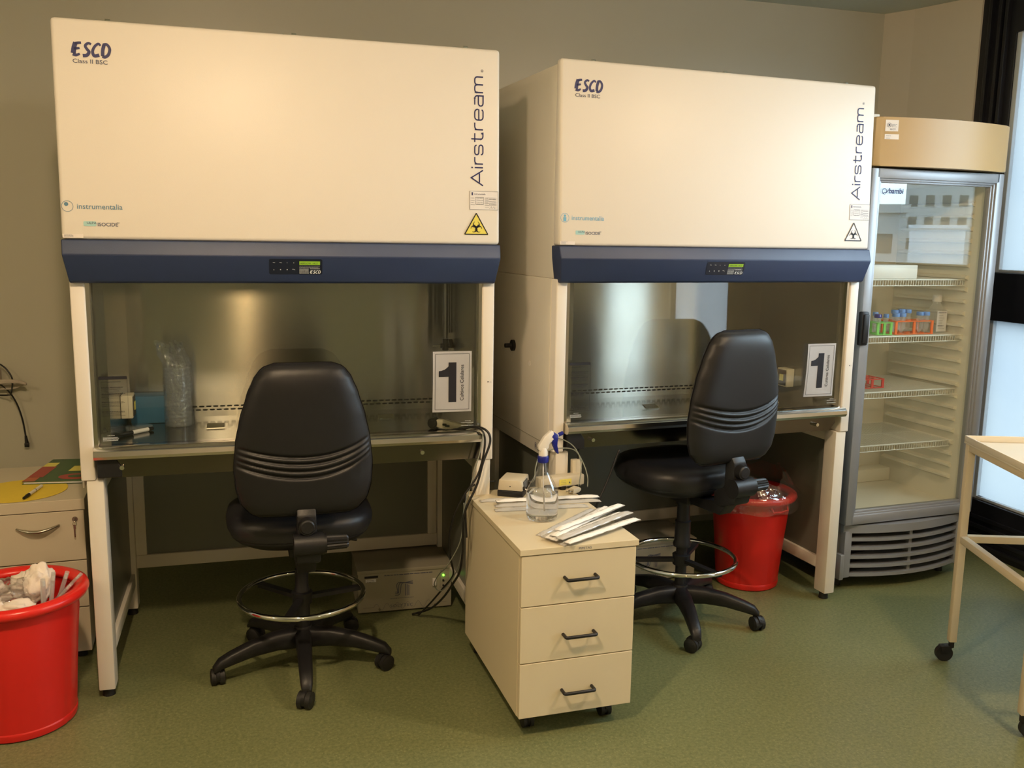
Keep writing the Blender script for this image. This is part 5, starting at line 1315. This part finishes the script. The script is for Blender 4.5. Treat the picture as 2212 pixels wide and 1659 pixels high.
bm = B(); cyl(bm, (0, 0, -.005), (0, 0, .04), .012, seg=16); cyl(bm, (-.020, 0, .012), (.030, 0, .012), .009, seg=16); cyl(bm, (.022, -.02, .012), (.022, .012, .03), .008, seg=14); obj('valve_body', bm, 'black_plastic', t, True, auto=40)
bm = B(); cyl(bm, (-.020, 0, .012), (-.050, 0, .010), .0035, seg=12); obj('hose_barb', bm, 'chrome', t, True, auto=40)
# pipette controller lying at the right of the deck
t = local('pipette_controller', CL, 1.160, .215, DK, -.62, 'pale pipette controller with a black round head, right end of the left deck', 'pipette controller')
bm = B(); cyl(bm, (0, -.014, .019), (0, .014, .019), .019, seg=28); cyl(bm, (0, -.020, .019), (0, -.014, .019), .013, seg=24); obj('round_head', bm, 'black_plastic', t, True, auto=40)
bm = B(); prism(bm, [(.014, .006), (.014, .034), (.045, .034), (.130, .022), (.138, .008), (.132, .002), (.05, .001)], -.012, .012, lambda a, b, d: (a, d, b), .004); fixn(bm); obj('handle_body', bm, 'beige', t, True, auto=45)
bm = B(); box(bm, .040, .056, -.016, -.011, .014, .022, .002); box(bm, .050, .068, -.015, -.011, .010, .018, .002); obj('trigger', bm, 'black_plastic', t, True, auto=40)
t = local('plastic_scraper', CR, 1.150, .305, DK, 0, 'small white plastic tray on the right cabinet deck beside the chair back', 'tray')
bm = B(); prism(bm, [(-.020, -.018), (.022, -.022), (.026, .014), (-.018, .020)], 0, .006, lambda a, b, d: (a, b, d), .002); fixn(bm); obj('tray_body', bm, 'white_plastic', t, True, auto=40)

# ================================================================ OUTSIDE (seen in the fridge glass)
M_['facade'] = pm('pale_facade', (.30, .31, .32), .8, var=.12, scale=.15)
M_['facade_dark'] = pm('facade_window', (.03, .04, .05), .3, var=.3, scale=.4)
M_['street'] = pm('asphalt', (.20, .20, .20), .9, var=.1, scale=2)
M_['awning'] = pm('white_render', (.52, .54, .58), .8, var=.05, scale=1)
bm = B(); box(bm, RX + .3, 160, -150, 30, -.6, -.5); struct('ground', bm, 'street', ROOM)
def building(pose, w, h, d, label, rows, cols, mat='facade'):
    g = thing('apartment_building', pose, label, 'building', None, -.5)
    bm = B(); box(bm, -w / 2, w / 2, 0, d, -.5, h); box(bm, -w / 2 - .2, w / 2 + .2, -.3, d, h, h + .5); obj('facade', bm, mat, g)
    for i in range(cols):
        for j in range(rows):
            x = -w / 2 + (i + .5) * w / cols; z = .9 + j * 2.3
            bm = B(); box(bm, x - .42, x + .42, -.06, .02, z, z + 1.15); obj('window', bm, 'facade_dark', g)
    return g
az = -.455
building((97.6, -40.6, az - pi / 2), 8.2, 19, 8, 'pale apartment block mirrored in the upper fridge glass', 7, 5)
building((51.0, -22.5, az - pi / 2 - .2), 2.2, 3.3, 3, 'small pale outbuilding mirrored at the left of the fridge glass', 1, 1)
bm = B(); box(bm, -.75, .75, 0, .25, 0, 2.45); box(bm, -.80, .80, -.05, .3, 2.45, 2.55)
o = obj('garden_wall', bm, 'awning', None); o.location = (25.0, -7.05, -.5); o.rotation_euler = (0, 0, az - pi / 2); o['label'] = 'white rendered wall mirrored low in the fridge glass'; o['category'] = 'wall'
